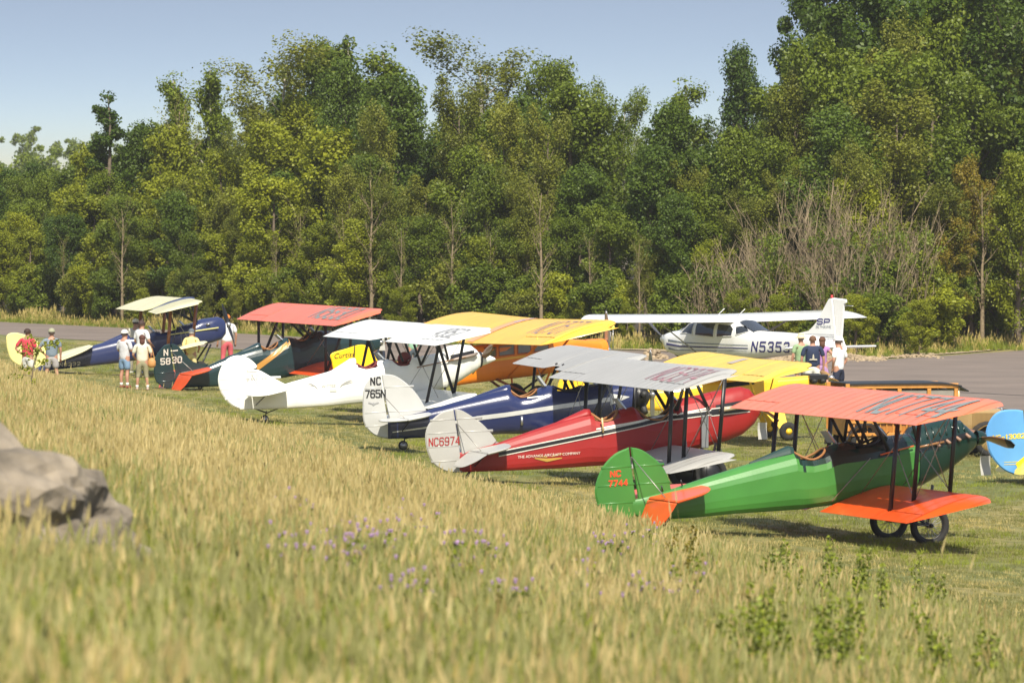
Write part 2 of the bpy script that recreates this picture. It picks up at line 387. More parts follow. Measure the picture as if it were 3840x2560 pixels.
def fin_rudder(parent, fin, rud, hinge, mf, mr, ribs=None, wire=None):
    """fin: points from hinge top down the leading edge; rud: from hinge top round the back to hinge bottom"""
    f = smooth_poly(fin, 4, False)+[hinge[1]]; r = smooth_poly(rud, 4, False)
    hx = lambda p, s: (p[0]+s, p[1])
    vm = lambda u, v, t: Vector((u, t, v))
    ff = [hx(hinge[0], .015)]+f[1:-1]+[hx(hinge[1], .015)]
    fo = plate('fin', ff, .05, vm, mf, parent)
    rr = [hx(r[0], -.012)]+r[1:-1]+[hx(r[-1], -.012)]
    ro = plate('rudder', rr, .05, vm, mr, parent)
    if ribs:
        for z in ribs:
            xs = [p[0] for p in rr if abs(p[1]-z) < .12 and p[0] < hinge[0][0]-.02]; ss = [p[0] for p in f if abs(p[1]-z) < .12 and p[0] > hinge[0][0]]
            t = (hinge[0][1]-z)/(hinge[0][1]-hinge[1][1]); hxx = hinge[0][0]+(hinge[1][0]-hinge[0][0])*t
            if xs: strut('rib', (min(xs)+.04, 0, z-.02), (hxx-.02, 0, z+.01), .029, mr, ro, n=6)
            if ss and z > .95: strut('rib', (hxx+.02, 0, z+.01), (max(ss)-.03, 0, z+.03), .029, mf, fo, n=6)
    for s in (-1, 1):
        if wire: strut('bracing_wire', (wire[0][0], s*.02, wire[0][1]), (wire[1][0], s*wire[2], wire[1][1]), .009, M_wire, parent, n=5)
    return fo, ro
def tailplane(parent, xr, zr, chord, b, slope, droop, ec, m, droot=.06, le_r=.55):
    """xr,zr hinge at root; stabiliser ahead of it, elevator behind, drooping by droop radians"""
    for sg in (-1, 1):
        st = [(0, droot), (chord, droot), (chord*.97, b*.35), (chord*.72, b*.72), (chord*.3, b*.95), (0, b)]
        pts = [(0, droot), (chord, droot)]+smooth_poly([(chord, droot), (chord*.96, b*.45), (chord*.62, b*.82), (0, b)], 4, False)[1:]
        plate('stabiliser', pts, .045, lambda u, v, t: Vector((xr+u, sg*v, zr+slope*u+t)), m, parent)
        e = smooth_poly([(-.02, b), (-ec*.6, b*.93), (-ec, b*.7), (-ec, droot+.3)], 4, False)+[(-ec*.8, droot+.1), (-.02, droot)]
        cd_, sn = math.cos(droop), math.sin(droop)
        plate('elevator', e, .04, lambda u, v, t: Vector((xr+u*cd_+t*sn, sg*v, zr+u*sn+t*cd_)), m, parent)
        strut('tail_strut', (xr+.15, sg*b*.55, zr-.02), (xr+.1, sg*.06, zr-.3), .013, M_black, parent)
def wheel(parent, x, y, r, tw, hub=None, spokes=False, z0=0, name='wheel'):
    W_ = bpy.data.objects.new(name, None); C.objects.link(W_); W_.parent = parent; W_.location = (x, y, z0+r)
    V, F = torus((0, 0, 0), r-tw, tw, sq=.9); mesh('tyre', V, F, M_tyre, W_, True)
    if spokes:
        V, F = torus((0, 0, 0), r-2*tw, .018, k=8); mesh('rim', V, F, M_black, W_, True)
        V, F = lathe([(0, -.09), (.035, -.09), (.04, -.05), (.03, 0), (.04, .05), (.035, .09), (0, .09)], n=16); mesh('hub', V, F, M_black, W_, True)
        P = []
        for i in range(36):
            a = 2*PI*i/36; s = .07 if i % 2 else -.07; a2 = a+(.5 if i % 4 < 2 else -.5)
            P.append(tube((.035*math.cos(a2), s, .035*math.sin(a2)), ((r-2*tw)*math.cos(a), 0, (r-2*tw)*math.sin(a)), .004, 4))
        V, F = join(P); mesh('wire_spokes', V, F, M_steel, W_)
    else:
        V, F = lathe([(0, -.07), (.08, -.065), (r-1.9*tw, -.03), (r-1.7*tw, 0), (r-1.9*tw, .03), (.08, .065), (0, .07)], n=24); mesh('wheel_disc', V, F, hub or M_black, W_, True)
    return W_
def prop(parent, x, z, L, ang, m=None, tip=None, hubr=.07, dirx=(1, 0, .12)):
    """two-bladed propeller in the plane across the nose; ang measured from +y"""
    P = bpy.data.objects.new('propeller', None); C.objects.link(P); P.parent = parent; P.location = (x, 0, z); P.rotation_euler = (ang, -.12, 0)
    m = m or M_wood
    for sg in (1, -1):
        V = []; F = []; K = 13; n = 8
        for i in range(K):
            t = i/(K-1); c = L*1.15*(.055+.05*math.sin(PI*min(1, t*1.15)**.8))*(1 if t < .85 else math.sqrt(max(0, 1-((t-.85)/.15)**2))*.98+.02); th = .028*(1-.75*t)+.003; tw = R(62)*(1-t)+R(18)
            for j in range(n):
                a = 2*PI*j/n; u = c*math.cos(a); v = th*math.sin(a)
                V.append((u*math.sin(tw)*-.9*sg*0+v*math.cos(tw)+u*math.sin(tw)*.6, sg*(.02+t*L), sg*(u*math.cos(tw)-v*math.sin(tw))))
        for i in range(K-1):
            for j in range(n): F.append((i*n+j, i*n+(j+1) % n, (i+1)*n+(j+1) % n, (i+1)*n+j))
        F.append(tuple(range((K-1)*n, K*n)))
        mi = [1 if (tip and f[0]//n >= K-4) else 0 for f in F]
        mesh('blade', V, F, [m, tip or m], P, True, mi)
    V, F = lathe([(0, -.05), (hubr, -.05), (hubr, .05), (.03, .08), (0, .1)], n=16, axis='x'); mesh('hub', V, F, M_steel, P, True)
    return P
def rim(parent, F_, xs, m, r=.022, up=.0, hw=.24):
    """padded cockpit rim: closed loop over the opening"""
    a, b = xs; P = []
    for i in range(25):
        t = 2*PI*i/24; x = (a+b)/2+(b-a)/2*math.cos(t); y = hw*math.sin(t)
        zt, zb, w_, zc, nt, nb = F_.at(x); yy = min(abs(y)/w_, .98); z = zc+(zt-zc)*(1-yy**nt)**(1/nt)
        P.append((x, y, z+up))
    V, F = path_tube(P, r, 8); mesh('cockpit_rim', V, F, m, parent, True)
def windshield(parent, x, z, w_=.36, h=.22, rake=.16):
    V = [(x, -w_/2, z), (x+.07, -w_/6, z), (x+.07, w_/6, z), (x, w_/2, z), (x-rake, -w_*.42, z+h), (x-rake+.06, -w_/6, z+h*1.05), (x-rake+.06, w_/6, z+h*1.05), (x-rake, w_*.42, z+h)]
    V += [(a-.008, b, c) for a, b, c in V]
    F = [(i, i+1, i+5, i+4) for i in range(3)]+[(8+i+4, 8+i+5, 8+i+1, 8+i) for i in range(3)]+[(0, 4, 12, 8), (3, 11, 15, 7), (4, 5, 13, 12), (5, 6, 14, 13), (6, 7, 15, 14)]
    mesh('windshield', V, F, M_clear, parent)
def wires(parent, L, r=.006, m=None):
    for p, q in L:
        for s in (1, -1): strut('bracing_wire', (p[0], s*p[1], p[2]), (q[0], s*q[1], q[2]), r, m or M_wire, parent, n=5)
def struts(parent, L, r=.035, m=None, flat=.45, name='strut'):
    for p, q in L:
        for s in (1, -1):
            strut(name, (p[0], s*p[1], p[2]), (q[0], s*q[1], q[2]), r, m or M_black, parent, 1/flat if False else flat)
def undercarriage(parent, x, zf, tr, r, tw, hub=None, spokes=False, m=None, front=.45, back=-.35):
    for s in (1, -1):
        wheel(parent, x, s*tr, r, tw, hub, spokes)
        strut('gear_leg', (x, s*(tr-.1), r), (x+front, s*.3, zf+.08), .03, m or M_black, parent, .6)
        strut('gear_leg', (x, s*(tr-.1), r), (x+back, s*.3, zf-.03), .03, m or M_black, parent, .6)
    strut('axle', (x, -tr, r), (x, tr, r), .025, M_black, parent)
def tailskid(parent, x, zf, zg, wheel_=False):
    if wheel_:
        wheel(parent, x, 0, .11, .045, M_steel, z0=zg, name='tail_wheel')
        strut('tail_wheel_fork', (x+.02, .05, zg+.12), (x+.05, 0, zg+.32), .015, M_black, parent)
        strut('tail_wheel_leg', (x+.03, 0, zg+.28), (x-.28, 0, zf+.02), .018, M_black, parent); strut('tail_wheel_leg', (x+.03, 0, zg+.26), (x+.42, 0, zf+.03), .014, M_black, parent)
    else:
        strut('tail_skid', (x, 0, zg+.01), (x+.12, 0, zf+.05), .03, M_black, parent, .6)
def placard(name, parent_thing, x, z, label, w_=.17, h=.3, up=.18):
    """paper card hung from the propeller hub: a thing of its own"""
    M = Matrix.Translation(parent_thing.location) @ Matrix.Rotation(parent_thing.rotation_euler.z, 4, 'Z'); p = M @ Vector((x, -.02, z))
    t = thing('placard', label, 'placard', tuple(p), parent_thing.rotation_euler.z+.1, 'cards hanging from propellers')
    V = []; F = []
    for i in range(6):
        for j in (0, 1): V.append((w_*(j-.5), .02*math.sin(i*.9), -up-h*i/5))
    V += [(a, b+.004, c) for a, b, c in V]
    for i in range(5): F += [(2*i, 2*i+1, 2*i+3, 2*i+2), (12+2*i+2, 12+2*i+3, 12+2*i+1, 12+2*i)]
    mesh('card', V, F, M_paper, t)
    for s in (-1, 1): strut('string', (0, 0, 0), (s*w_*.45, .01, -up), .004, M_paper, t, n=4)
def place(name, label, cat, px, d, h, group='vintage biplanes parked in a row', flip=False):
    return thing(name, label, cat, ((px-1920)/21333*d, d, 0), R(180-h) if flip else R(h), group)

# ================================================================ GREEN BIPLANE NC7744
def green():
    T = place('biplane', 'bright green biplane with orange red wings lettered NC7744, nearest plane at the right', 'airplane', 3411, 97, 20)
    G = paint('green_fabric', (.048, .205, .032), .42, .1, .1); DG = paint('dark_green_cowl', (.004, .026, .020), .25, .05, .3)
    O = paint('orange_red_fabric', (.80, .095, .012), .33); OW = paint('orange_red_wing_sheen', (.88, .20, .095), .38)  # upper wing paler than the lower: glossy sky sheen mixed into its colour
    Tt = [(-5.07, .84), (-4.72, .93), (-4.35, 1.02), (-3.71, 1.21), (-3.2, 1.35), (-2.73, 1.48), (-2.2, 1.62), (-2.1, 1.58), (-1.9, 1.56), (-1.67, 1.61), (-1.5, 1.7), (-1.36, 1.74), (-1.1, 1.76), (-.8, 1.8), (-.5, 1.84), (-.1, 1.88), (.03, 1.9)]
    Bt = [(-5.07, .62), (-4.96, .56), (-4.46, .51), (-3.96, .53), (-3.28, .58), (-2.1, .63), (-1.29, .72), (-.5, .85), (.03, .97)]
    Wd = [(-5.07, .03), (-4.4, .13), (-3, .28), (-2, .36), (-.5, .39), (.03, .37)]
    fu = Fuse(Tt, Bt, Wd, .62, 2.0, 4.0, 20)
    def mf(c):
        if -2.3 < c.x < 9 and c.z > 1.31+(c.x+2.15)*.16+max(0, -2.1-c.x)*3: return 1 if c.x > -2.2 else 0
        return 0
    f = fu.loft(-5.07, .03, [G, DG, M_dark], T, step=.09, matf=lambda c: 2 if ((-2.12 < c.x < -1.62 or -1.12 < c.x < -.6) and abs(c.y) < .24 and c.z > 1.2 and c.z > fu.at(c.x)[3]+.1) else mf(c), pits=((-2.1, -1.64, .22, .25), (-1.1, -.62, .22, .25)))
    co = Fuse([(.03, 2.0), (.23, 2.05), (.45, 2.11), (.68, 2.14), (.9, 2.1), (1.04, 2.0), (1.13, 1.92), (1.22, 1.86)], [(.03, .97), (.2, 1.0), (.47, 1.14), (.76, 1.30), (.98, 1.45), (1.15, 1.58), (1.22, 1.66)],
              [(.03, .36), (.7, .31), (1.0, .25), (1.22, .12)], .55, 2.3, 3., 28)
    c = co.loft(.034, 1.22, [DG], T, 'cowling', .06, smooth=True)
    V, F = lathe([(0, .0), (.08, -.03), (.12, -.1), (.13, -.2)], (1.45, 0, 1.79), 18, 'x'); mesh('spinner', V, F, DG, T, True)
    # open exhaust slot with stubs and ribbed upper cowl
    co.decal([(.25, 1.70), (1.0, 1.86)], [.09, .1], M_black, c, 'exhaust_slot', .008, False)
    for i in range(4):
        x = .34+.2*i; z = 1.72+.045*i; y = -co.side(x, z)
        strut('exhaust_stub', (x, y+.05, z+.03), (x+.05, y-.07, z-.04), .028, mat('rusty_pipe', (.33, .2, .14), .7), c, n=8)
    for i in range(7):
        x = .2+.12*i; P = []
        for z in np.linspace(1.8+.02*i, 1.97+.02*i, 5): P.append((x, -co.side(x, z)-.006, z))
        V, F = path_tube(P, .016, 6); mesh('louvre', V, F, DG, c, True)
    strut('exhaust_pipe', (.48, -.37, 1.75), (-.05, -.42, 1.66), .02, M_wood, T)
    strut('pushrod', (-.1, -.41, 1.69), (-.72, -.42, 1.55), .014, paint('orange_rod', (.7, .15, .03)), T)
    # headrest fairing
    hr = Fuse([(-2.95, 1.44), (-2.25, 1.71), (-2.18, 1.7)], [(-2.95, 1.4), (-2.18, 1.5)], [(-2.95, .02), (-2.25, .15), (-2.18, .14)], .3, 2, 2, 16)
    hr.loft(-2.95, -2.18, [mat('dark_green_leather', (.006, .035, .03), .6)], T, 'headrest', .12, smooth=False)
    rim(T, fu, (-2.16, -1.58), M_leather); rim(T, fu, (-1.16, -.56), M_black)
    windshield(T, -1.42, 1.74, .4, .2); windshield(T, -.5, 1.84, .42, .18)
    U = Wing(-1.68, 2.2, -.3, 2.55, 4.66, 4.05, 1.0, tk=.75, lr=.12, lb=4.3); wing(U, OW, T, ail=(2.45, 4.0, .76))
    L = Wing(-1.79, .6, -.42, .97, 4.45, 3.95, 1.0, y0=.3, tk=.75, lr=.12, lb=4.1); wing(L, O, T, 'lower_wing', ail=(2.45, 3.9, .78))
    gm = mat('grey_green_letter', (.22, .25, .24), .5)
    wingtext(U, 'NC7744', 1.05, .40, .14, .11, .80, .22, gm, T)
    fin_rudder(T, [(-5.12, 1.73), (-4.95, 1.70), (-4.79, 1.62), (-4.55, 1.43), (-4.42, 1.2), (-4.37, 1.0)],
               [(-5.12, 1.73), (-5.39, 1.62), (-5.62, 1.38), (-5.74, 1.05), (-5.69, .78), (-5.5, .56), (-5.22, .49), (-4.96, .6)], [(-5.12, 1.73), (-4.94, .6)], G, G, (.8, 1.1, 1.4), ((-5.08, 1.56), (-4.79, .92), .8))
    rl = paint('red_letter', (.75, .07, .02))
    vm = lambda x0, z0: (lambda u, v, e: Vector((x0+u, -.034-e, z0+v+.06*u)))
    lettering('NC', .09, .07, .035, .024, vm(-5.47, 1.24), rl, T); lettering('7744', .09, .058, .032, .024, vm(-5.50, 1.08), rl, T)
    tailplane(T, -4.8, .87, .93, 1.38, .2, R(62), .55, O)
    struts(T, [((-1.5, 2.6, .68), (-1.36, 2.6, 2.24)), ((-1.08, 2.6, .84), (-.96, 2.6, 2.36)), ((-.42, 2.6, 1.0), (-.3, 2.6, 2.52))], .042)
    struts(T, [((-1.05, .36, 1.72), (-1.35, .36, 2.26)), ((-.55, .38, 1.62), (-.95, .38, 2.36)), ((.0, .36, 1.72), (-.22, .36, 2.52)), ((-1.05, .36, 1.72), (-.95, .4, 2.36))], .03, name='cabane_strut')
    wires(T, [((-1.05, 2.6, .86), (-.5, .4, 1.85)), ((-1.0, 2.6, 2.34), (-1.1, .4, .86)), ((-.4, 2.6, 1.02), (-.2, .4, 1.9)), ((-.3, 2.6, 2.5), (-.3, .4, 1.0)), ((-.42, 2.6, 1.0), (-.96, 2.6, 2.34)), ((-1.08, 2.6, .84), (-.3, 2.6, 2.5)), ((-1.6, .38, .78), (-.9, .41, 1.5))], .008)
    undercarriage(T, 0, .93, .85, .36, .058, spokes=True, front=.3, back=-.55)
    for q in [(-4.55, .98), (-4.2, 1.07)]: strut('control_horn', (q[0], -.08, q[1]), (q[0]-.03, -.09, q[1]+.1), .014, M_black, T)
    tailskid(T, -4.5, .52, gz(5.1-2.6, 95.4)*0+.38)
    P = prop(T, 1.34, 1.77, 1.3, R(-82), M_wood, M_black); P.location = (1.36, 0, 1.79); P.rotation_euler = (0, -.12, 0)
    P.rotation_euler = (R(3), -.12, R(0))
    placard('placard', T, 1.42, 1.7, 'pale card hanging under the propeller of the green biplane', .2, .33, .22)
green()

# ================================================================ RED BIPLANE NC6974
def red():
    T = place('biplane', 'red biplane with silver wings and silver tail lettered NC6974', 'airplane', 2700, 114.6, 16)
    Rd = paint('red_fabric', (.31, .012, .011), .5, .08, 0); Sv = mat('silver_dope', (.43, .42, .39), .42, .08, .05, 2, .08, 30)
    Tt = [(-5.45, .82), (-5.1, .91), (-4.64, 1.01), (-4.05, 1.21), (-3.39, 1.42), (-2.8, 1.6), (-2.7, 1.56), (-2.55, 1.52), (-2.3, 1.55), (-2.16, 1.63), (-1.85, 1.7), (-1.75, 1.62), (-1.6, 1.52), (-1.3, 1.5), (-1.05, 1.66), (-.97, 1.83), (-.4, 1.93), (-.25, 1.97), (.2, 2.05), (.42, 2.08), (.6, 2.03), (.72, 1.9), (.82, 1.7)]
    Bt = [(-5.45, .43), (-4.43, .45), (-3.45, .48), (-2.52, .53), (-1.4, .66), (-.24, .90), (.08, .98), (.44, 1.11), (.7, 1.32), (.82, 1.5)]
    Wd = [(-5.45, .03), (-4.4, .15), (-3.2, .30), (-2, .38), (-.5, .38), (.2, .33), (.6, .26), (.82, .12)]
    fu = Fuse(Tt, Bt, Wd, .6, 2.0, 4., 20)
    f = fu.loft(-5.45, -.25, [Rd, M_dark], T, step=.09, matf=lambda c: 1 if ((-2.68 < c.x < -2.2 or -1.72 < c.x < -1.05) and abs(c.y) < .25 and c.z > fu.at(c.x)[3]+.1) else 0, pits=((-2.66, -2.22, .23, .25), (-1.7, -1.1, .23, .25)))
    co = Fuse(Tt, Bt, Wd, .55, 2.4, 3.2, 30); c = co.loft(-.246, .82, [Rd], T, 'cowling', .06, smooth=True)
    hr = Fuse([(-3.5, 1.38), (-2.85, 1.66), (-2.76, 1.66)], [(-3.5, 1.35), (-2.76, 1.5)], [(-3.5, .02), (-2.85, .17), (-2.76, .17)], .3, 2, 2, 16); hr.loft(-3.5, -2.76, [Rd], T, 'headrest', .12, smooth=True)
    wm = paint('cream_stripe', (.72, .70, .62))
    L1 = [(-4.67, .79), (-2.73, 1.17), (-1.17, 1.48), (-.3, 1.58), (.55, 1.66)]
    fu.decal(L1[:4], .115, wm, T, off=.010); fu.decal(L1[:4], .07, M_black, T, off=.014); co.decal([L1[3], L1[4]], [.16, .17], wm, c, off=.009); co.decal([L1[3], L1[4]], [.12, .13], M_black, c, off=.013)
    fu.decal([(-2.7, 1.27), (-1.5, 1.47), (-.35, 1.67)], .03, wm, T)
    rim(T, fu, (-2.72, -2.18), M_leather, .028); rim(T, fu, (-1.78, -1.02), M_leather, .028)
    windshield(T, -2.05, 1.66, .4, .2); windshield(T, -.98, 1.82, .42, .17)
    strut('leather_strap', (-2.6, -.39, 1.5), (-2.58, -.41, 1.2), .02, paint('tan_strap', (.6, .45, .22)), T)
    fu.decal([(-3.95, .70), (-3.7, .66), (-3.4, .70)], [.02, .07, .02], paint('gold_emblem', (.5, .3, .06)), T, 'emblem', .010, False)
    smalltext('THE ADVANCE AIRCRAFT COMPANY', .075, fu.smap(-3.66, .76, .06), wm, T)
    fu.decal([(-3.9, .755), (-3.7, .72)], [.012, .02], paint('gold_emblem', (.5, .3, .06)), T, 'emblem_wing', .012, False)
    fu.decal([(-3.6, .735), (-3.38, .79)], [.02, .012], paint('gold_emblem', (.5, .3, .06)), T, 'emblem_wing', .012, False)
    # exhaust collector in a dark recess, radiator slung under the side
    co.decal([(-.2, 1.66), (.38, 1.76)], [.13, .1], M_black, c, 'exhaust_slot', .008, False)
    V, F = path_tube([(-.12, -.36, 1.60), (-.08, -.42, 1.63), (.1, -.42, 1.66), (.45, -.36, 1.71), (.6, -.28, 1.74)], [.03, .045, .045, .045, .035], 10); mesh('exhaust_pipe', V, F, paint('cream_pipe', (.5, .42, .28)), c, True)
    V, F = box((-.47, -.47, 1.2), (.15, .06, .66)); bevel(mesh('radiator', V, F, mat('grey_metal', (.22, .23, .24), .5, .3), T), .02)
    U = Wing(-2.38, 2.15, -.98, 2.5, 4.66, 4.2, 2.0, tk=.75, lr=.45, lb=4.0); wing(U, Sv, T, ail=(2.5, 4.15, .78))
    Lw = Wing(-2.38, .55, -.98, .86, 4.5, 4.05, 2.0, y0=.3, tk=.75, lr=.45, lb=3.9); wing(Lw, Sv, T, 'lower_wing')
    wingtext(U, 'NC6974', 1.5, .34, .11, .06, .75, .25, paint('faded_red_letter', (.46, .2, .2)), T)
    fin_rudder(T, [(-5.56, 1.69), (-5.4, 1.66), (-5.22, 1.56), (-5.0, 1.41), (-4.81, 1.22), (-4.67, 1.03)],
               [(-5.56, 1.69), (-5.8, 1.64), (-6.05, 1.44), (-6.15, 1.2), (-6.12, .89), (-5.98, .6), (-5.7, .44), (-5.36, .42)], [(-5.56, 1.69), (-5.36, .42)], Sv, Sv, (.66, .95, 1.22, 1.48), ((-5.5, 1.4), (-5.2, .86), .8))
    lettering('NC6974', .15, .075, .035, .02, lambda u, v, e: Vector((-6.08+u, -.034-e, .96+v+.05*u)), paint('dark_red_letter', (.35, .02, .02)), T)
    tailplane(T, -5.25, .85, .72, 1.4, .18, R(33), .5, Sv)
    struts(T, [((-2.0, 2.9, .62), (-1.93, 2.9, 2.2)), ((-1.7, 2.9, .72), (-1.62, 2.9, 2.3)), ((-.98, 2.9, .86), (-.84, 2.9, 2.42))], .042)
    struts(T, [((-1.02, .36, 1.62), (-1.45, .36, 2.32)), ((-.35, .36, 1.62), (-.75, .38, 2.45)), ((-1.02, .36, 1.62), (-.8, .36, 2.42))], .035, name='cabane_strut')
    wires(T, [((-1.6, 2.9, .74), (-.9, .4, 1.6)), ((-1.6, 2.9, 2.3), (-1.6, .4, .8)), ((-.9, 2.9, .88), (-.4, .4, 1.7)), ((-.85, 2.9, 2.4), (-.7, .4, .95)), ((-1.7, 2.9, .74), (-.85, 2.9, 2.4)), ((-.98, 2.9, .88), (-1.62, 2.9, 2.28))], .008)
    undercarriage(T, -.48, .88, .85, .36, .07, front=.3, back=-.5)
    tailskid(T, -5.3, .45, .33); prop(T, .88, 1.62, 1.05, R(10))
    placard('placard', T, .9, 1.55, 'white card hanging below the nose of the red biplane', .2, .34, .2)
red()

# ================================================================ DARK BLUE BIPLANE NC765N
def blue():
    T = place('biplane', 'glossy dark blue biplane with silver side arrow and silver tail lettered NC765N', 'airplane', 2300, 129, 11.5)
    Bl = paint('navy_blue_metal', (.012, .02, .085), .22, .05, .6); Sv = mat('silver_tail', (.52, .52, .50), .42, .1, .04, 2); Sw = mat('silver_dope', (.50, .51, .52), .34, .45)
    Tt = [(-5.2, .88), (-4.31, 1.08), (-3.65, 1.27), (-2.9, 1.47), (-2.45, 1.58), (-2.38, 1.52), (-2.2, 1.44), (-1.96, 1.47), (-1.65, 1.6), (-1.49, 1.64), (-1.35, 1.6), (-.9, 1.58), (-.6, 1.64), (-.23, 1.68), (.09, 1.72), (.45, 1.7)]
    Bt = [(-5.2, .45), (-4.3, .47), (-2.6, .54), (-1.3, .55), (-.6, .66), (0, .82), (.45, 1.0)]
    Wd = [(-5.2, .03), (-4.3, .16), (-3, .3), (-2, .39), (-.2, .4), (.45, .36)]
    fu = Fuse(Tt, Bt, Wd, .55, 2.2, 4., 32)
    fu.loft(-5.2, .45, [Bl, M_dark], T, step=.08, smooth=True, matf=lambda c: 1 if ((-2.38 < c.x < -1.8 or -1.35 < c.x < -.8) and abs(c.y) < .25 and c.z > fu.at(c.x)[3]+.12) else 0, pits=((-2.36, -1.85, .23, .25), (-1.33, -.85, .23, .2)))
    hr = Fuse([(-3.4, 1.33), (-2.5, 1.65), (-2.4, 1.65)], [(-3.4, 1.3), (-2.4, 1.45)], [(-3.4, .02), (-2.5, .16), (-2.4, .16)], .3, 2, 2, 16); hr.loft(-3.4, -2.4, [Bl], T, 'headrest', .12, smooth=True)
    rim(T, fu, (-2.42, -1.78), M_leather); rim(T, fu, (-1.4, -.75), M_black); windshield(T, -1.62, 1.62); windshield(T, -.62, 1.64)
    sm = mat('silver_stripe', (.62, .62, .60), .35, .3)
    fu.decal([(-5.1, .60), (-4.3, .71), (-3.2, .91), (-2.6, .98), (-1.26, 1.17), (-.44, 1.28), (-.16, 1.32)], [.02, .04, .1, .1, .1, .1, .1], sm, T)
    fu.decal([(-.16, 1.32), (.29, 1.37)], [.27, .01], sm, T, 'arrow_head')
    # radial engine, cylinders round a crankcase
    E = bpy.data.objects.new('engine', None); C.objects.link(E); E.parent = T; E.location = (.62, 0, 1.36); E.rotation_euler = (0, -.1, 0)
    V, F = lathe([(0, -.2), (.3, -.18), (.32, 0), (.2, .14), (.08, .22), (0, .22)], n=24, axis='x'); mesh('crankcase', V, F, M_black, E, True)
    for i in range(7):
        a = 2*PI*i/7+.3; d = Vector((0, math.cos(a), math.sin(a))); V, F = tube(d*.2, d*.52, .085, 12, .07); mesh('cylinder', V, F, mat('engine_fin', (.05, .05, .05), .5, .5, bump=.4, bscale=120), E, True)
    prop(T, .9, 1.4, 1.1, R(110), M_steel)
    U = Wing(-1.5, 2.0, -.1, 2.36, 4.65, 4.15, 2.2, tk=.8, lr=.5, lb=3.8, cut=(.35, .22, .25)); wing(U, Sw, T, ail=(2.3, 4.1, .76))
    L = Wing(-1.6, .5, -.4, .78, 4.1, 3.7, 2.2, y0=.35, tk=.75, lr=.5, lb=3.4); wing(L, Sw, T, 'lower_wing')
    fin_rudder(T, [(-5.36, 1.9), (-5.15, 1.9), (-4.95, 1.83), (-4.69, 1.63), (-4.47, 1.37), (-4.31, 1.08)],
               [(-5.36, 1.9), (-5.58, 1.84), (-5.73, 1.62), (-5.77, 1.31), (-5.75, .83), (-5.57, .58), (-5.35, .48), (-5.12, .45)], [(-5.36, 1.9), (-5.12, .45)], Sv, Sv, (.75, 1.05, 1.6), ((-5.28, 1.4), (-4.95, .93), .8))
    vm = lambda x0, z0: (lambda u, v, e: Vector((x0+u, -.034-e, z0+v+.03*u)))
    lettering('NC', .16, .085, .05, .03, vm(-5.59, 1.67), M_black, T); lettering('765N', .16, .085, .035, .03, vm(-5.71, 1.38), M_black, T)
    gm = mat('grey_emblem', (.3, .3, .3), .5)
    for s, x in ((1, -5.66), (-1, -5.4)):
        V = [(x, -.036, 1.26), (x+s*.12, -.036, 1.22), (x+s*.12, -.036, 1.25), (x+s*.02, -.036, 1.28)]; mesh('emblem_wing', V, [(0, 1, 2, 3)], gm, T)
    V, F = tube((-5.53, -.03, 1.235), (-5.53, -.038, 1.235), .03, 14); mesh('emblem', V, F, gm, T)
    tailplane(T, -4.98, .92, .7, 1.4, .15, R(5), .5, Sv)
    struts(T, [((-1.35, 2.9, .56), (-1.2, 2.9, 2.1)), ((-1.3, 2.9, .56), (-.55, 2.9, 2.3)), ((-.65, 2.9, .75), (-.35, 2.9, 2.36))], .036)
    struts(T, [((-.95, .36, 1.5), (-1.25, .36, 2.12)), ((-.3, .36, 1.6), (-.85, .38, 2.22)), ((-.3, .36, 1.6), (-.2, .36, 2.36))], .03, name='cabane_strut')
    wires(T, [((-1.3, 2.9, .6), (-.9, .4, 1.5)), ((-1.2, 2.9, 2.1), (-1.2, .4, .7)), ((-.6, 2.9, .8), (-.2, .4, 1.6)), ((-.4, 2.9, 2.3), (-.5, .4, .75))], .008)
    undercarriage(T, 0, .85, .9, .33, .1)
    tailskid(T, -4.85, .5, .19, True)
    strut('fuel_drain', (-2.2, -.4, .95), (-2.2, -.42, .75), .03, M_steel, T)
    fu.decal([(-2.05, 1.36), (-1.7, 1.4)], .03, wm_(), T, 'name_script', .012, False)
def wm_(): return paint('cream_stripe', (.72, .70, .62))
blue()

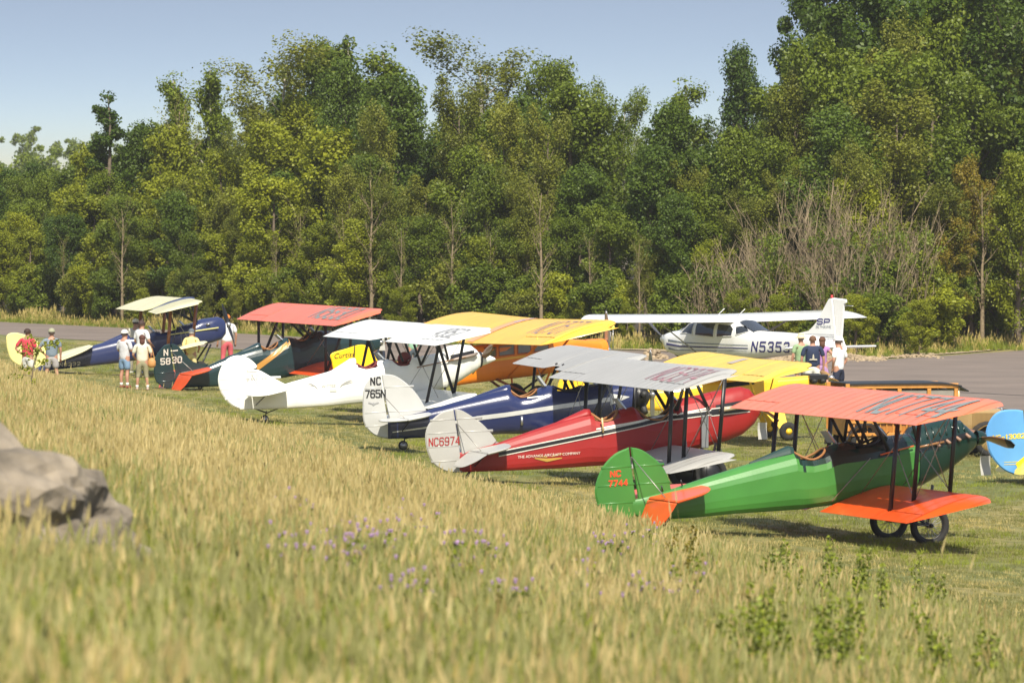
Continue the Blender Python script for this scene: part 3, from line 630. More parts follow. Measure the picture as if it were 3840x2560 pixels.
# ================================================================ WHITE BIPLANE
def white():
    T = place('biplane', 'all white biplane with winged emblem on its side and maroon cockpit rims', 'airplane', 1650, 145, 18.5)
    Wt = paint('white_fabric', (.80, .80, .76), .4); gr = mat('faded_grey', (.36, .35, .33), .6)
    Tt = [(-5.3, .92), (-4.6, 1.02), (-3.96, 1.2), (-2.99, 1.45), (-2.4, 1.66), (-2.25, 1.66), (-2.07, 1.61), (-1.8, 1.64), (-1.6, 1.75), (-1.42, 1.76), (-1.29, 1.72), (-1.13, 1.67), (-.95, 1.68), (-.81, 1.77), (-.3, 1.86), (.1, 1.93)]
    Bt = [(-5.3, .52), (-3.99, .53), (-3.05, .57), (-2.12, .64), (-.8, .82), (.1, 1.0)]
    Wd = [(-5.3, .03), (-4.3, .15), (-3, .29), (-2, .37), (-.3, .39), (.1, .37)]
    fu = Fuse(Tt, Bt, Wd, .6, 2.1, 5., 26)
    fu.loft(-5.3, .1, [Wt, M_redlea], T, step=.09, matf=lambda c: 1 if ((-2.22 < c.x < -1.75 or -1.25 < c.x < -.88) and abs(c.y) < .25 and c.z > fu.at(c.x)[3]+.1) else 0, pits=((-2.2, -1.76, .23, .25), (-1.23, -.9, .23, .22)))
    co = Fuse([(.1, 2.0), (.19, 2.07), (.5, 2.12), (.8, 2.09), (.95, 1.98), (1.05, 1.86)], [(.1, 1.0), (.34, 1.08), (.7, 1.30), (.96, 1.46), (1.05, 1.54)], [(.1, .36), (.7, .3), (.95, .22), (1.05, .17)], .52, 3., 3., 30)
    c = co.loft(.104, 1.05, [Wt], T, 'cowling', .06, smooth=True)
    V, F = lathe([(.2, -.02), (.2, .03)], (1.06, 0, 1.72), 20, 'x'); mesh('cowl_ring', V, F, M_black, T)
    V, F = lathe([(0, .42), (.04, .38), (.11, .22), (.16, .08), (.18, -.02)], (1.08, 0, 1.73), 24, 'x'); mesh('spinner', V, F, Wt, T, True)
    co.decal([(.17, 1.80), (.84, 1.93)], .1, M_black, c, 'exhaust_slot', .008, False)
    V, F = path_tube([(.1, -.38, 1.70), (.3, -.41, 1.75), (.8, -.34, 1.85), (.9, -.3, 1.9)], [.02, .04, .045, .03], 10); mesh('exhaust_pipe', V, F, mat('brown_pipe', (.3, .24, .2), .5, .3), c, True)
    strut('pushrod', (-.75, -.41, 1.55), (.55, -.42, 1.8), .014, M_wood, T)
    hr = Fuse([(-3.0, 1.42), (-2.4, 1.78), (-2.28, 1.8)], [(-3.0, 1.4), (-2.28, 1.6)], [(-3.0, .02), (-2.4, .15), (-2.28, .16)], .3, 2, 2, 16); hr.loft(-3.0, -2.28, [Wt], T, 'headrest', .12, smooth=True)
    rim(T, fu, (-2.28, -1.7), M_redlea, .028); rim(T, fu, (-1.28, -.8), M_redlea, .028)
    V, F = lathe([(0, -.04), (.17, -.03), (.19, 0), (.17, .03), (0, .04)], (-.98, 0, 1.74), 20, 'y')
    V = [Matrix.Rotation(R(20), 3, 'Y') @ (v-Vector((-.98, 0, 1.74)))+Vector((-.95, 0, 1.75)) for v in V]; mesh('seat_back', V, F, M_redlea, T, True)
    windshield(T, -1.55, 1.76, .36, .16)
    U = Wing(-1.68, 2.22, -.22, 2.58, 5.25, 4.9, 1.4, tk=.8, lr=.35, lb=4.8, cut=(.3, .33, .3)); wing(U, Wt, T, ail=(2.6, 4.8, .8))
    L = Wing(-1.58, .64, -.3, .95, 4.35, 3.95, 1.6, y0=.3, tk=.75, lr=.35, lb=4.0); wing(L, Wt, T, 'lower_wing')
    wingtext(U, '4952', 3.0, .32, .12, .05, .7, .32, mat('faint_letter', (.30, .30, .30), .6), T)
    fin_rudder(T, [(-5.1, 1.50), (-4.82, 1.52), (-4.49, 1.35), (-4.2, 1.2), (-3.98, 1.1)],
               [(-5.1, 1.51), (-4.86, 1.58), (-4.9, 1.68), (-5.08, 1.82), (-5.34, 1.89), (-5.6, 1.82), (-5.78, 1.61), (-5.87, 1.29), (-5.78, .93), (-5.53, .64), (-5.23, .51), (-5.06, .52)], [(-5.12, 1.50), (-5.08, .52)], Wt, Wt, (.8, 1.05, 1.3), ((-5.0, 1.4), (-4.9, .95), .7))
    fm = lambda x0, z0: (lambda u, v, e: Vector((x0+u, -.036-e, z0+v+.04*u)))
    smalltext('THE', .11, fm(-4.9, 1.38), gr, T); smalltext('TRAVEL AIR', .11, fm(-4.88, 1.28), gr, T)
    mesh('fin_line', [(-5.1, -.036, 1.47), (-4.84, -.036, 1.49), (-4.84, -.036, 1.475), (-5.1, -.036, 1.455)], [(0, 1, 2, 3)], gr, T)
    smalltext('WITTEZ', .1, fu.smap(-3.05, 1.1, .05), gr, T, 'emblem_name')
    for s in (1, -1):
        for k in range(3):
            P = [(-3.05+s*(.28+.02*k), 1.06+.03*k), (-3.05+s*(.36+.03*k), 1.13+.03*k), (-3.05+s*(.50+.02*k), 1.16+.04*k), (-3.05+s*(.62-.02*k), 1.2+.045*k)]
            if s < 0: P = [(a, b-.03) for a, b in P][::-1]
            fu.decal(P, .013, gr, T, 'emblem_wing', .012, False)
    fu.decal([(-3.02, .98), (-2.85, .985)], .06, mat('pale_patch', (.6, .6, .55), .6), T, 'small_plate', .012, False)
    tailplane(T, -5.0, .93, .85, 1.5, .17, R(8), .25, Wt)
    struts(T, [((-1.32, 3.0, .72), (-.95, 3.0, 2.36)), ((-.6, 3.0, .95), (-1.05, 3.0, 2.34)), ((-.6, 3.0, .95), (-.3, 3.0, 2.54))], .04)
    struts(T, [((-.62, .36, 1.6), (-.9, .36, 2.4)), ((-.62, .36, 1.6), (-.2, .36, 2.5)), ((-1.1, .36, 1.7), (-1.35, .36, 2.3)), ((.1, .36, 1.75), (-.1, .36, 2.5))], .032, name='cabane_strut')
    wires(T, [((-1.0, 3.0, .85), (-.6, .4, 1.6)), ((-1.0, 3.0, 2.34), (-1.1, .4, .85)), ((-.55, 3.0, .98), (-.1, .4, 1.8)), ((-.3, 3.0, 2.5), (-.3, .4, 1.0))], .008)
    undercarriage(T, -.3, .95, .9, .35, .08, front=.35, back=-.45)
    tailskid(T, -4.65, .53, .16, True)
    P = prop(T, 1.14, 1.73, 1.05, 0, M_wood); P.rotation_euler = (R(-22), -.12, 0)
white()

# ================================================================ DARK GREEN BIPLANE N-5830
def dgreen():
    T = place('biplane', 'dark green biplane with salmon red upper wing, gold band and tail lettered N-5830', 'airplane', 1300, 172, 20)
    D = paint('dark_teal_fabric', (.010, .033, .036), .3, .06, .3); O = paint('orange_red_fabric', (.80, .095, .012), .33); OW = paint('salmon_sheen_wing', (.84, .17, .085), .4); gd = paint('gold_band', (.5, .25, .05), .35)  # salmon upper wing: the orange red with sheen from above coloured in
    Tt = [(-5.4, .6), (-4.9, .68), (-4.38, .8), (-3.7, 1.1), (-2.96, 1.33), (-2.75, 1.38), (-2.51, 1.36), (-2.3, 1.42), (-2.1, 1.54), (-1.95, 1.63), (-1.75, 1.62), (-1.6, 1.56), (-1.4, 1.62), (-1.2, 1.76), (-.86, 1.82), (0, 1.78), (1.0, 1.62)]
    Bt = [(-5.4, .14), (-4.14, .17), (-3, .28), (-2.0, .42), (-.8, .66), (.3, .95), (1.0, 1.25)]
    Wd = [(-5.4, .03), (-4.4, .14), (-3, .3), (-2, .4), (-.3, .42), (.5, .36), (1.0, .2)]
    fu = Fuse(Tt, Bt, Wd, .58, 2.2, 5., 26)
    fu.loft(-5.4, 1.0, [D, M_dark], T, step=.09, matf=lambda c: 1 if ((-2.72 < c.x < -2.25 or -1.62 < c.x < -1.2) and abs(c.y) < .25 and c.z > fu.at(c.x)[3]+.1) else 0, pits=((-2.7, -2.28, .23, .22), (-1.6, -1.22, .23, .2)))
    hr = Fuse([(-3.5, 1.16), (-2.85, 1.47), (-2.76, 1.47)], [(-3.5, 1.1), (-2.76, 1.3)], [(-3.5, .02), (-2.85, .16), (-2.76, .16)], .3, 2, 2, 16); hr.loft(-3.5, -2.76, [D], T, 'headrest', .12, smooth=True)
    fu.decal([(-2.95, .72), (-2.35, 1.15), (-1.9, 1.5)], [.2, .18, .16], gd, T, 'gold_band', .012)
    rim(T, fu, (-2.76, -2.2), M_leather); rim(T, fu, (-1.66, -1.15), M_leather); windshield(T, -2.1, 1.56, .36, .15); windshield(T, -1.05, 1.78, .36, .15)
    U = Wing(-1.98, 2.07, -.5, 2.5, 5.2, 4.85, 2.2, tk=.8, lr=.3, lb=4.8, dih=.0); wing(U, OW, T, ail=(2.6, 4.5, .78))
    L = Wing(-1.95, .55, -.6, .85, 4.9, 4.5, 2.2, y0=.35, tk=.75, lr=.3, lb=4.5); wing(L, O, T, 'lower_wing')
    wingtext(U, 'N5830', 1.2, .44, .2, .12, .74, .2, mat('grey_green_letter', (.14, .17, .17), .5), T)
    fin_rudder(T, [(-5.56, 1.47), (-5.42, 1.45), (-5.29, 1.37), (-5.15, 1.2), (-5.02, 1.04), (-4.82, .9), (-4.55, .84), (-4.35, .84)],
               [(-5.56, 1.47), (-5.76, 1.41), (-6.0, 1.12), (-6.07, .8), (-6.03, .41), (-5.83, .2), (-5.6, .11), (-5.36, .12)], [(-5.56, 1.47), (-5.33, .12)], D, D, (.35, .6, .9), ((-5.5, 1.2), (-5.05, .65), .7))
    lm = paint('pale_letter', (.6, .58, .5)); vm = lambda x0, z0: (lambda u, v, e: Vector((x0+u, -.036-e, z0+v+.06*u)))
    lettering('N', .17, .11, .06, .035, vm(-5.76, 1.12), lm, T); lettering('58', .17, .11, .06, .035, vm(-5.86, .85), lm, T); lettering('30', .17, .11, .06, .035, vm(-5.5, .89), lm, T)
    mesh('lettering', [(-5.5, -.037, 1.235), (-5.33, -.037, 1.25), (-5.33, -.037, 1.285), (-5.5, -.037, 1.27)], [(0, 1, 2, 3)], lm, T)
    tailplane(T, -5.3, .56, .88, 1.42, .2, R(58), .6, O)
    struts(T, [((-1.75, 3.3, .62), (-1.75, 3.3, 2.12)), ((-1.0, 3.3, .8), (-.95, 3.3, 2.38)), ((-1.75, 3.3, .62), (-1.0, 3.3, 2.36))], .045)
    struts(T, [((-1.2, .36, 1.6), (-1.75, .36, 2.15)), ((-.5, .36, 1.7), (-.8, .36, 2.42)), ((-1.2, .36, 1.6), (-.8, .36, 2.4))], .035, name='cabane_strut')
    wires(T, [((-1.4, 3.3, .75), (-1.0, .4, 1.6)), ((-1.4, 3.3, 2.2), (-1.4, .4, .8))], .009)
    undercarriage(T, -.3, .85, .9, .36, .08); tailskid(T, -4.65, .2, -.0)
    strut('tail_post', (-4.67, 0, .02), (-4.66, 0, .3), .025, M_black, T)
    prop(T, 1.08, 1.45, 1.05, R(100), M_black)
    placard('placard', T, 1.12, 1.6, 'white card hanging from the propeller of the dark green biplane', .2, .3, .1)
dgreen()

# ================================================================ TIGER MOTH STYLE BIPLANE N8232
def moth():
    T = place('biplane', 'navy blue biplane with cream swept wings and cream tail, farthest left in the row', 'airplane', 750, 184, 13)
    B = paint('moth_navy', (.018, .028, .10), .28, .06, .5); Cr = paint('cream_fabric', (.72, .68, .42), .42); Ye = paint('pale_yellow_fabric', (.78, .72, .28), .42); Br = mat('varnished_strut', (.22, .065, .022), .35, coat=.5)
    Tt = [(-5.46, .3), (-5.1, .45), (-4.63, .64), (-3.54, 1.05), (-2.67, 1.29), (-2.4, 1.40), (-2.21, 1.40), (-1.68, 1.42), (-1.55, 1.5), (-1.33, 1.5), (-.91, 1.6), (-.2, 1.8), (0, 1.89), (.57, 1.97), (.75, 1.9), (.82, 1.8)]
    Bt = [(-5.46, .2), (-4.66, .3), (-2.7, .49), (-1.58, .66), (-.59, .9), (-.06, 1.05), (.35, 1.12), (.7, 1.24), (.82, 1.4)]
    Wd = [(-5.46, .02), (-4.4, .14), (-3, .28), (-2, .36), (-.3, .36), (.4, .28), (.82, .16)]
    fu = Fuse(Tt, Bt, Wd, .55, 2.3, 4., 28)
    fu.loft(-5.46, .82, [B, M_dark], T, step=.09, smooth=True, matf=lambda c: 1 if ((-2.35 < c.x < -1.75 or -1.3 < c.x < -.75) and abs(c.y) < .24 and c.z > fu.at(c.x)[3]+.12) else 0, pits=((-2.33, -1.78, .22, .2), (-1.28, -.8, .22, .2)))
    windshield(T, -1.55, 1.5, .34, .18); windshield(T, -.55, 1.68, .34, .16)
    hr = Fuse([(-3.3, 1.1), (-2.45, 1.48), (-2.36, 1.47)], [(-3.3, 1.05), (-2.36, 1.3)], [(-3.3, .02), (-2.45, .14), (-2.36, .14)], .3, 2, 2, 14); hr.loft(-3.3, -2.36, [B], T, 'headrest', .12, smooth=True)
    U = Wing(-1.75, 2.15, -.25, 2.5, 4.47, 4.1, 2.0, y0=.55, tk=.75, lr=.35, lb=4.0, sweep=.09, dih=.0)
    wing(U, Cr, T, 'wing'); V, F = Wing(-1.5, 2.22, -.2, 2.53, .54, 2, 1, tk=.9).seg(yst(-.54, .54, .1), 0, 1); mesh('centre_tank', V, F, B, T, True)
    L = Wing(-1.45, .8, -.1, 1.1, 4.4, 4.0, 2.0, y0=.35, tk=.75, lr=.35, lb=4.0, sweep=.09, dih=.03); wing(L, Cr, T, 'lower_wing', ail=(2.2, 4.0, .78))
    fin_rudder(T, [(-5.25, 1.17), (-5.12, 1.06), (-4.95, .85), (-4.8, .62)], [(-5.25, 1.17), (-5.5, 1.34), (-5.81, 1.45), (-6.09, 1.49), (-6.29, 1.4), (-6.3, 1.15), (-6.26, .9), (-6.14, .6), (-5.82, .40), (-5.46, .34)], [(-5.25, 1.17), (-5.4, .32)], Ye, Ye)
    fu.decal([(-5.4, .42), (-5.0, .47), (-4.7, .5)], .03, Ye, T, 'stripe')
    lettering('N8232', .1, .09, .05, .02, fu.smap(-4.6, .40, .06), wm_(), T)
    for sg in (-1, 1):
        pts = smooth_poly([(0, .1), (.95, .1), (.85, .75), (.35, 1.35), (-.35, 1.4), (-.5, .7), (-.4, .12)], 4)
        plate('stabiliser', pts, .045, lambda u, v, t: Vector((-4.55+u, sg*v, .70+.36*u+t)), Cr, T)
    for s in (1, -1):
        strut('strut', (-1.55, s*2.9, .95), (-1.45, s*2.9, 2.2), .055, Br, T, .45); strut('strut', (-.75, s*2.9, 1.15), (-.62, s*2.9, 2.45), .055, Br, T, .45)
    struts(T, [((-.9, .34, 1.6), (-1.1, .45, 2.3)), ((-.15, .32, 1.8), (-.4, .45, 2.5)), ((-.15, .32, 1.8), (-1.1, .45, 2.3))], .025, name='cabane_strut')
    wires(T, [((-1.1, 2.9, 1.1), (-.7, .4, 1.5)), ((-1.1, 2.9, 2.3), (-1.0, .4, 1.0)), ((-.75, 2.9, 1.15), (-1.45, 2.9, 2.2))], .01)
    strut('exhaust_pipe', (.55, -.31, 1.62), (-1.1, -.42, 1.4), .02, Ye, T); strut('pitot_tube', (.15, -.33, 1.72), (.27, -.34, 1.75), .03, M_steel, T)
    undercarriage(T, -.15, 1.0, .8, .28, .08); tailskid(T, -5.3, .25, .0)
    P = prop(T, .93, 1.7, 1.0, 0, M_black, None, .09); P.rotation_euler = (R(35+90), -.12, 0); P.rotation_euler = (R(42), -.12, 0)
moth()

# ================================================================ BLUE AND YELLOW BIPLANE AT THE RIGHT EDGE
def skyblue():
    p = ((3800-1920)/21333*117, 117.); h = R(12); d = 5.25
    T = thing('biplane', 'sky blue biplane with yellow trim, its tail lettered NC-13082 cut by the right edge', 'airplane', (p[0]+math.cos(h)*d, p[1]+math.sin(h)*d, 0), h, 'vintage biplanes parked in a row')
    B = paint('sky_blue_fabric', (.10, .32, .66), .38); Y = paint('bright_yellow', (.85, .62, .02), .35)
    Tt = [(-5.0, .7), (-4.3, .85), (-3, 1.2), (-2.3, 1.5), (-1.6, 1.5), (-1, 1.65), (.5, 1.8), (.9, 1.7)]; Bt = [(-5.0, .42), (-3, .5), (-1.5, .6), (.3, .95), (.9, 1.2)]; Wd = [(-5.0, .03), (-4, .2), (-2.5, .36), (0, .4), (.9, .3)]
    fu = Fuse(Tt, Bt, Wd, .55, 2.2, 4, 26); fu.loft(-5.0, .9, [B, M_dark], T, step=.12, matf=lambda c: 1 if (-2.2 < c.x < -1.7 and abs(c.y) < .25 and c.z > fu.at(c.x)[3]+.1) else 0, pits=((-2.18, -1.72, .23, .2),))
    fu.decal([(-4.9, .55), (-3, .8), (0, 1.2)], [.05, .2, .2], Y, T)
    fin_rudder(T, [(-5.02, 1.48), (-4.8, 1.44), (-4.5, 1.2), (-4.2, .92)], [(-5.02, 1.5), (-5.2, 1.53), (-5.5, 1.51), (-5.7, 1.38), (-5.83, 1.09), (-5.78, .72), (-5.62, .45), (-5.4, .26), (-5.1, .17), (-4.88, .22)], [(-5.02, 1.48), (-4.9, .22)], B, B, None, ((-4.98, 1.3), (-4.7, .8), .8))
    lettering('NC-13082', .085, .062, .028, .02, lambda u, v, e: Vector((-5.68+u, -.034-e, .91+v+.06*u)), Y, T)
    V = [(-5.2, -.034, .42), (-4.95, -.034, .62), (-4.93, -.034, .27), (-5.05, -.034, .24), (-5.16, -.034, .32)]; mesh('tail_flash', V, [(0, 1, 2, 3, 4)], Y, T)
    for z in (.40, .45): mesh('pin_stripe', [(-5.45, -.034, z-.004), (-5.15, -.034, z), (-5.15, -.034, z+.01), (-5.45, -.034, z+.004)], [(0, 1, 2, 3)], Y, T)
    tailplane(T, -4.95, .55, .8, 1.35, .15, R(40), .5, Y)
    U = Wing(-1.6, 2.2, -.2, 2.5, 4.6, 4.2, 2, tk=.8, lr=.4); wing(U, Y, T, ail=(2.4, 4.1, .78)); L = Wing(-1.5, .7, -.3, .95, 4.3, 3.9, 2, y0=.3, tk=.8, lr=.4); wing(L, Y, T, 'lower_wing')
    struts(T, [((-1.3, 2.9, .75), (-1.2, 2.9, 2.25)), ((-.5, 2.9, .95), (-.4, 2.9, 2.45))]); struts(T, [((-1., .36, 1.6), (-1.2, .36, 2.3)), ((0, .36, 1.7), (-.3, .36, 2.45))], .03, name='cabane_strut')
    V, F = lathe([(.3, -.3), (.42, -.25), (.45, 0), (.4, .22), (.3, .26)], (.95, 0, 1.45), 24, 'x'); mesh('engine_cowling', V, F, B, T, True)
    undercarriage(T, 0, .9, .9, .33, .1); tailskid(T, -4.8, .45, .0, True); prop(T, 1.3, 1.47, 1.1, R(80), M_steel); windshield(T, -1.5, 1.52); rim(T, fu, (-2.22, -1.68), M_leather)
skyblue()

# ================================================================ ORANGE HIGH-WING CABIN PLANE
def robin():
    T = place('high_wing_airplane', 'orange cabin airplane with big yellow high wing, parked behind the white biplane', 'airplane', 2050, 156, 20, 'high wing airplanes')
    O = paint('orange_fabric', (.80, .23, .01), .38); Y = paint('golden_yellow_fabric', (.88, .52, .05), .38); Y2 = paint('yellow_tail', (.92, .62, .01), .4)
    Tt = [(-5.6, 1.2), (-4.5, 1.36), (-3.2, 1.58), (-2.2, 1.80), (-1.9, 1.84), (-.4, 2.05), (.2, 2.1), (.45, 1.98), (1.3, 1.93), (1.5, 1.9)]
    Bt = [(-5.6, .62), (-4.5, .6), (-2.73, .72), (-2.2, .79), (-1.5, .86), (-.6, .95), (.6, 1.1), (1.3, 1.25), (1.5, 1.35)]
    Wd = [(-5.6, .04), (-4, .2), (-2.4, .36), (-1.5, .43), (.3, .43), (1.0, .33), (1.5, .3)]
    fu = Fuse(Tt, Bt, Wd, .62, 5., 5., 32); fu.loft(-5.6, 1.5, [O], T, step=.15)
    gl = mat('cabin_glass', (.13, .13, .08), .12, coat=.5)
    for (a, b) in ((-1.84, -1.62), (-1.54, -1.1), (-1.0, -.62), (-.52, -.1)):
        for s in (-1, 1):
            z0 = 1.50+.10*(a+1.84); z1 = 1.76+.13*(a+1.84)
            V = [(a, 0, z0), (b, 0, z0+.1*(b-a)), (b, 0, z1+.13*(b-a)), (a if a > -1.8 else a-.12, 0, z1)]
            V = [(x, s*(fu.side(x, z)+.012), z) for x, y, z in V]; V += [(x, y-s*.02, z) for x, y, z in V]
            wdw = mesh('window', V, [(0, 1, 2, 3), (4, 7, 6, 5), (0, 4, 5, 1), (1, 5, 6, 2), (2, 6, 7, 3), (3, 7, 4, 0)], gl, T)
            if s < 0: mesh('frame', *join([tube(V[i], V[(i+1) % 4], .014, 6) for i in range(4)]), mat('orange_frame', (.45, .1, .01), .4), wdw)
    fu.decal([(-2.2, 1.36), (-.1, 1.60)], .06, Y, T, 'stripe')
    W = Wing(-2.3, 1.88, -.05, 2.38, 6.25, 5.75, 2.2, tk=.95, lr=.4, lb=5.3, dih=.015)
    wing(W, Y, T, ail=(3.4, 5.7, .8))
    V = []; F = []
    for i, f in enumerate(np.linspace(.02, .98, 10)):
        for y in (-.3, .3): V.append(W.pt(y, f, 1, .012))
    for i in range(9): F.append((2*i, 2*i+1, 2*i+3, 2*i+2))
    mesh('wing_walk', V, F, paint('salmon_band', (.80, .36, .16), .5), T)
    V = []; F = []
    for f in (.15, .27, .4):
        for y in (-.12, .12): V.append(W.pt(y, f, 1, .018))
    mesh('skylight', V, [(0, 1, 3, 2), (2, 3, 5, 4)], mat('grey_glass', (.35, .36, .36), .3), T)
    for x, z in ((.9, 1.8),):
        V, F = lathe([(.3, -.28), (.31, .22), (.27, .3)], (1.42, 0, 1.66), 22, 'x'); mesh('engine_cowling', V, F, O, T, True)
    wingtext(W, 'NC767', 3.0, .34, .16, .05, .72, .3, mat('violet_letter', (.22, .16, .28), .5), T)
    fin_rudder(T, [(-5.55, 1.84), (-5.37, 1.87), (-5.2, 1.83), (-5.04, 1.70), (-4.94, 1.5), (-4.8, 1.3)], [(-5.55, 1.84), (-5.8, 1.76), (-6.22, 1.63), (-6.2, 1.4), (-6.12, 1.1), (-5.9, .8), (-5.62, .7)], [(-5.55, 1.84), (-5.6, .7)], Y2, Y2)
    smalltext('Curtiss', .2, lambda u, v, e: Vector((-5.87+u, -.036, 1.58+v+.1*u)), M_black, T, shear=.3)
    tailplane(T, -5.3, 1.2, .8, 1.6, .15, R(10), .5, Y2)
    for s in (1, -1):
        strut('wing_strut', (-.35, s*.42, 1.0), (-.4, s*3.3, 2.28), .04, O, T, .5); strut('wing_strut', (-1.3, s*.42, .95), (-1.3, s*3.3, 2.1), .04, O, T, .5)
        strut('gear_leg', (-.6, s*1.0, .36), (-1.6, s*.35, .9), .035, mat('brown_leg', (.2, .06, .02), .5), T); strut('gear_leg', (-.6, s*1.0, .36), (.1, s*.4, 1.0), .035, M_black, T)
        strut('gear_leg', (-.6, s*1.0, .36), (-.4, s*2.0, 1.7), .03, O, T)
        wheel(T, -.6, s*1.0, .37, .13, M_black)
    strut('aileron_horn', (-1.95, -4.6, 1.98), (-1.98, -4.6, 2.15), .02, Y, T); strut('tail_skid', (-5.3, 0, .02), (-5.1, 0, .68), .025, M_black, T)
    prop(T, 1.8, 1.66, 1.1, R(100), M_steel)
robin()

# ================================================================ YELLOW HIGH-WING PLANE
def cub():
    T = place('high_wing_airplane', 'small all yellow high wing airplane with black engine, beside the people on the taxiway', 'airplane', 2950, 138, 13, 'high wing airplanes')
    Y = paint('cub_yellow', (.90, .56, .03), .4); YW = paint('cub_wing_yellow', (.88, .57, .07), .45)
    Tt = [(-5.3, 1.15), (-4, 1.2), (-2.91, 1.26), (-2.1, 1.42), (-1.2, 1.55), (-.6, 1.6), (-.3, 1.5), (.1, 1.52), (.5, 1.55)]
    Bt = [(-5.3, .85), (-4, .78), (-2.9, .7), (-2, .72), (-.8, .82), (.5, 1.02)]
    Wd = [(-5.3, .03), (-4, .14), (-2.5, .3), (-1.5, .34), (.5, .3)]
    fu = Fuse(Tt, Bt, Wd, .6, 4., 4., 24); fu.loft(-5.3, .5, [Y, M_dark], T, step=.12, matf=lambda c: 1 if (-1.9 < c.x < -.4 and abs(c.y) < .22 and c.z > fu.at(c.x)[3]+.2) else 0)
    fu.decal([(-1.7, 1.33), (-.9, 1.42)], .12, M_dark, T, 'door_opening', .01)
    W = Wing(-2.2, 1.52, -.68, 1.87, 5.37, 4.9, 2.2, tk=.95, lr=.45, lb=4.5, dih=.008); wing(W, YW, T, ail=(2.9, 4.9, .8))
    V = []
    for f in (.22, .36, .5):
        for y in (-.28, .28): V.append(W.pt(y, f, 1, .01))
    mesh('skylight', V, [(0, 1, 3, 2), (2, 3, 5, 4)], mat('skylight_glass', (.5, .42, .33), .3), T)
    fin_rudder(T, [(-5.35, 1.66), (-5.15, 1.55), (-4.98, 1.4), (-4.8, 1.22)], [(-5.35, 1.66), (-5.5, 1.66), (-5.66, 1.5), (-5.72, 1.2), (-5.6, .95), (-5.3, .85)], [(-5.35, 1.66), (-5.3, .86)], Y, Y)
    tailplane(T, -5.1, 1.02, .75, 1.4, .1, R(15), .45, Y)
    V, F = tube((.5, 0, 1.33), (.95, 0, 1.38), .22, 16, .15); mesh('engine_cowling', V, F, Y, T, True)
    for s in (1, -1):
        for x in (.6, .82): V, F = tube((x, s*.15, 1.42), (x, s*.42, 1.44), .08, 10, .07); mesh('cylinder', V, F, mat('engine_fin', (.05, .05, .05), .5, .5), T, True)
        V, F = box((.7, s*.34, 1.52), (.46, .16, .13)); bevel(mesh('engine_baffle', V, F, M_black, T), .02)
        strut('wing_strut', (-.6, s*.33, .85), (-1.0, s*2.6, 1.80), .03, Y, T, .5); strut('wing_strut', (-.8, s*.33, .85), (-1.7, s*2.6, 1.66), .03, Y, T, .5)
        mesh('gear_fairing', [(-.75, s*.34, .8), (-.2, s*.34, .88), (-.18, s*.8, .3), (-.35, s*.82, .25), (-.75, s*.36, .8), (-.2, s*.32, .86), (-.18, s*.78, .28), (-.35, s*.80, .23)], [(0, 1, 2, 3), (7, 6, 5, 4), (0, 4, 5, 1), (1, 5, 6, 2), (2, 6, 7, 3), (3, 7, 4, 0)], Y, T)
        wheel(T, -.2, s*.88, .23, .09, Y)
    windshield(T, -.5, 1.55, .5, .18)
    prop(T, 1.12, 1.48, .9, R(85), paint('ochre_prop', (.45, .24, .05))).rotation_euler = (R(8), -.12, 0)
    tailskid(T, -5.1, .85, .02, True)
cub()

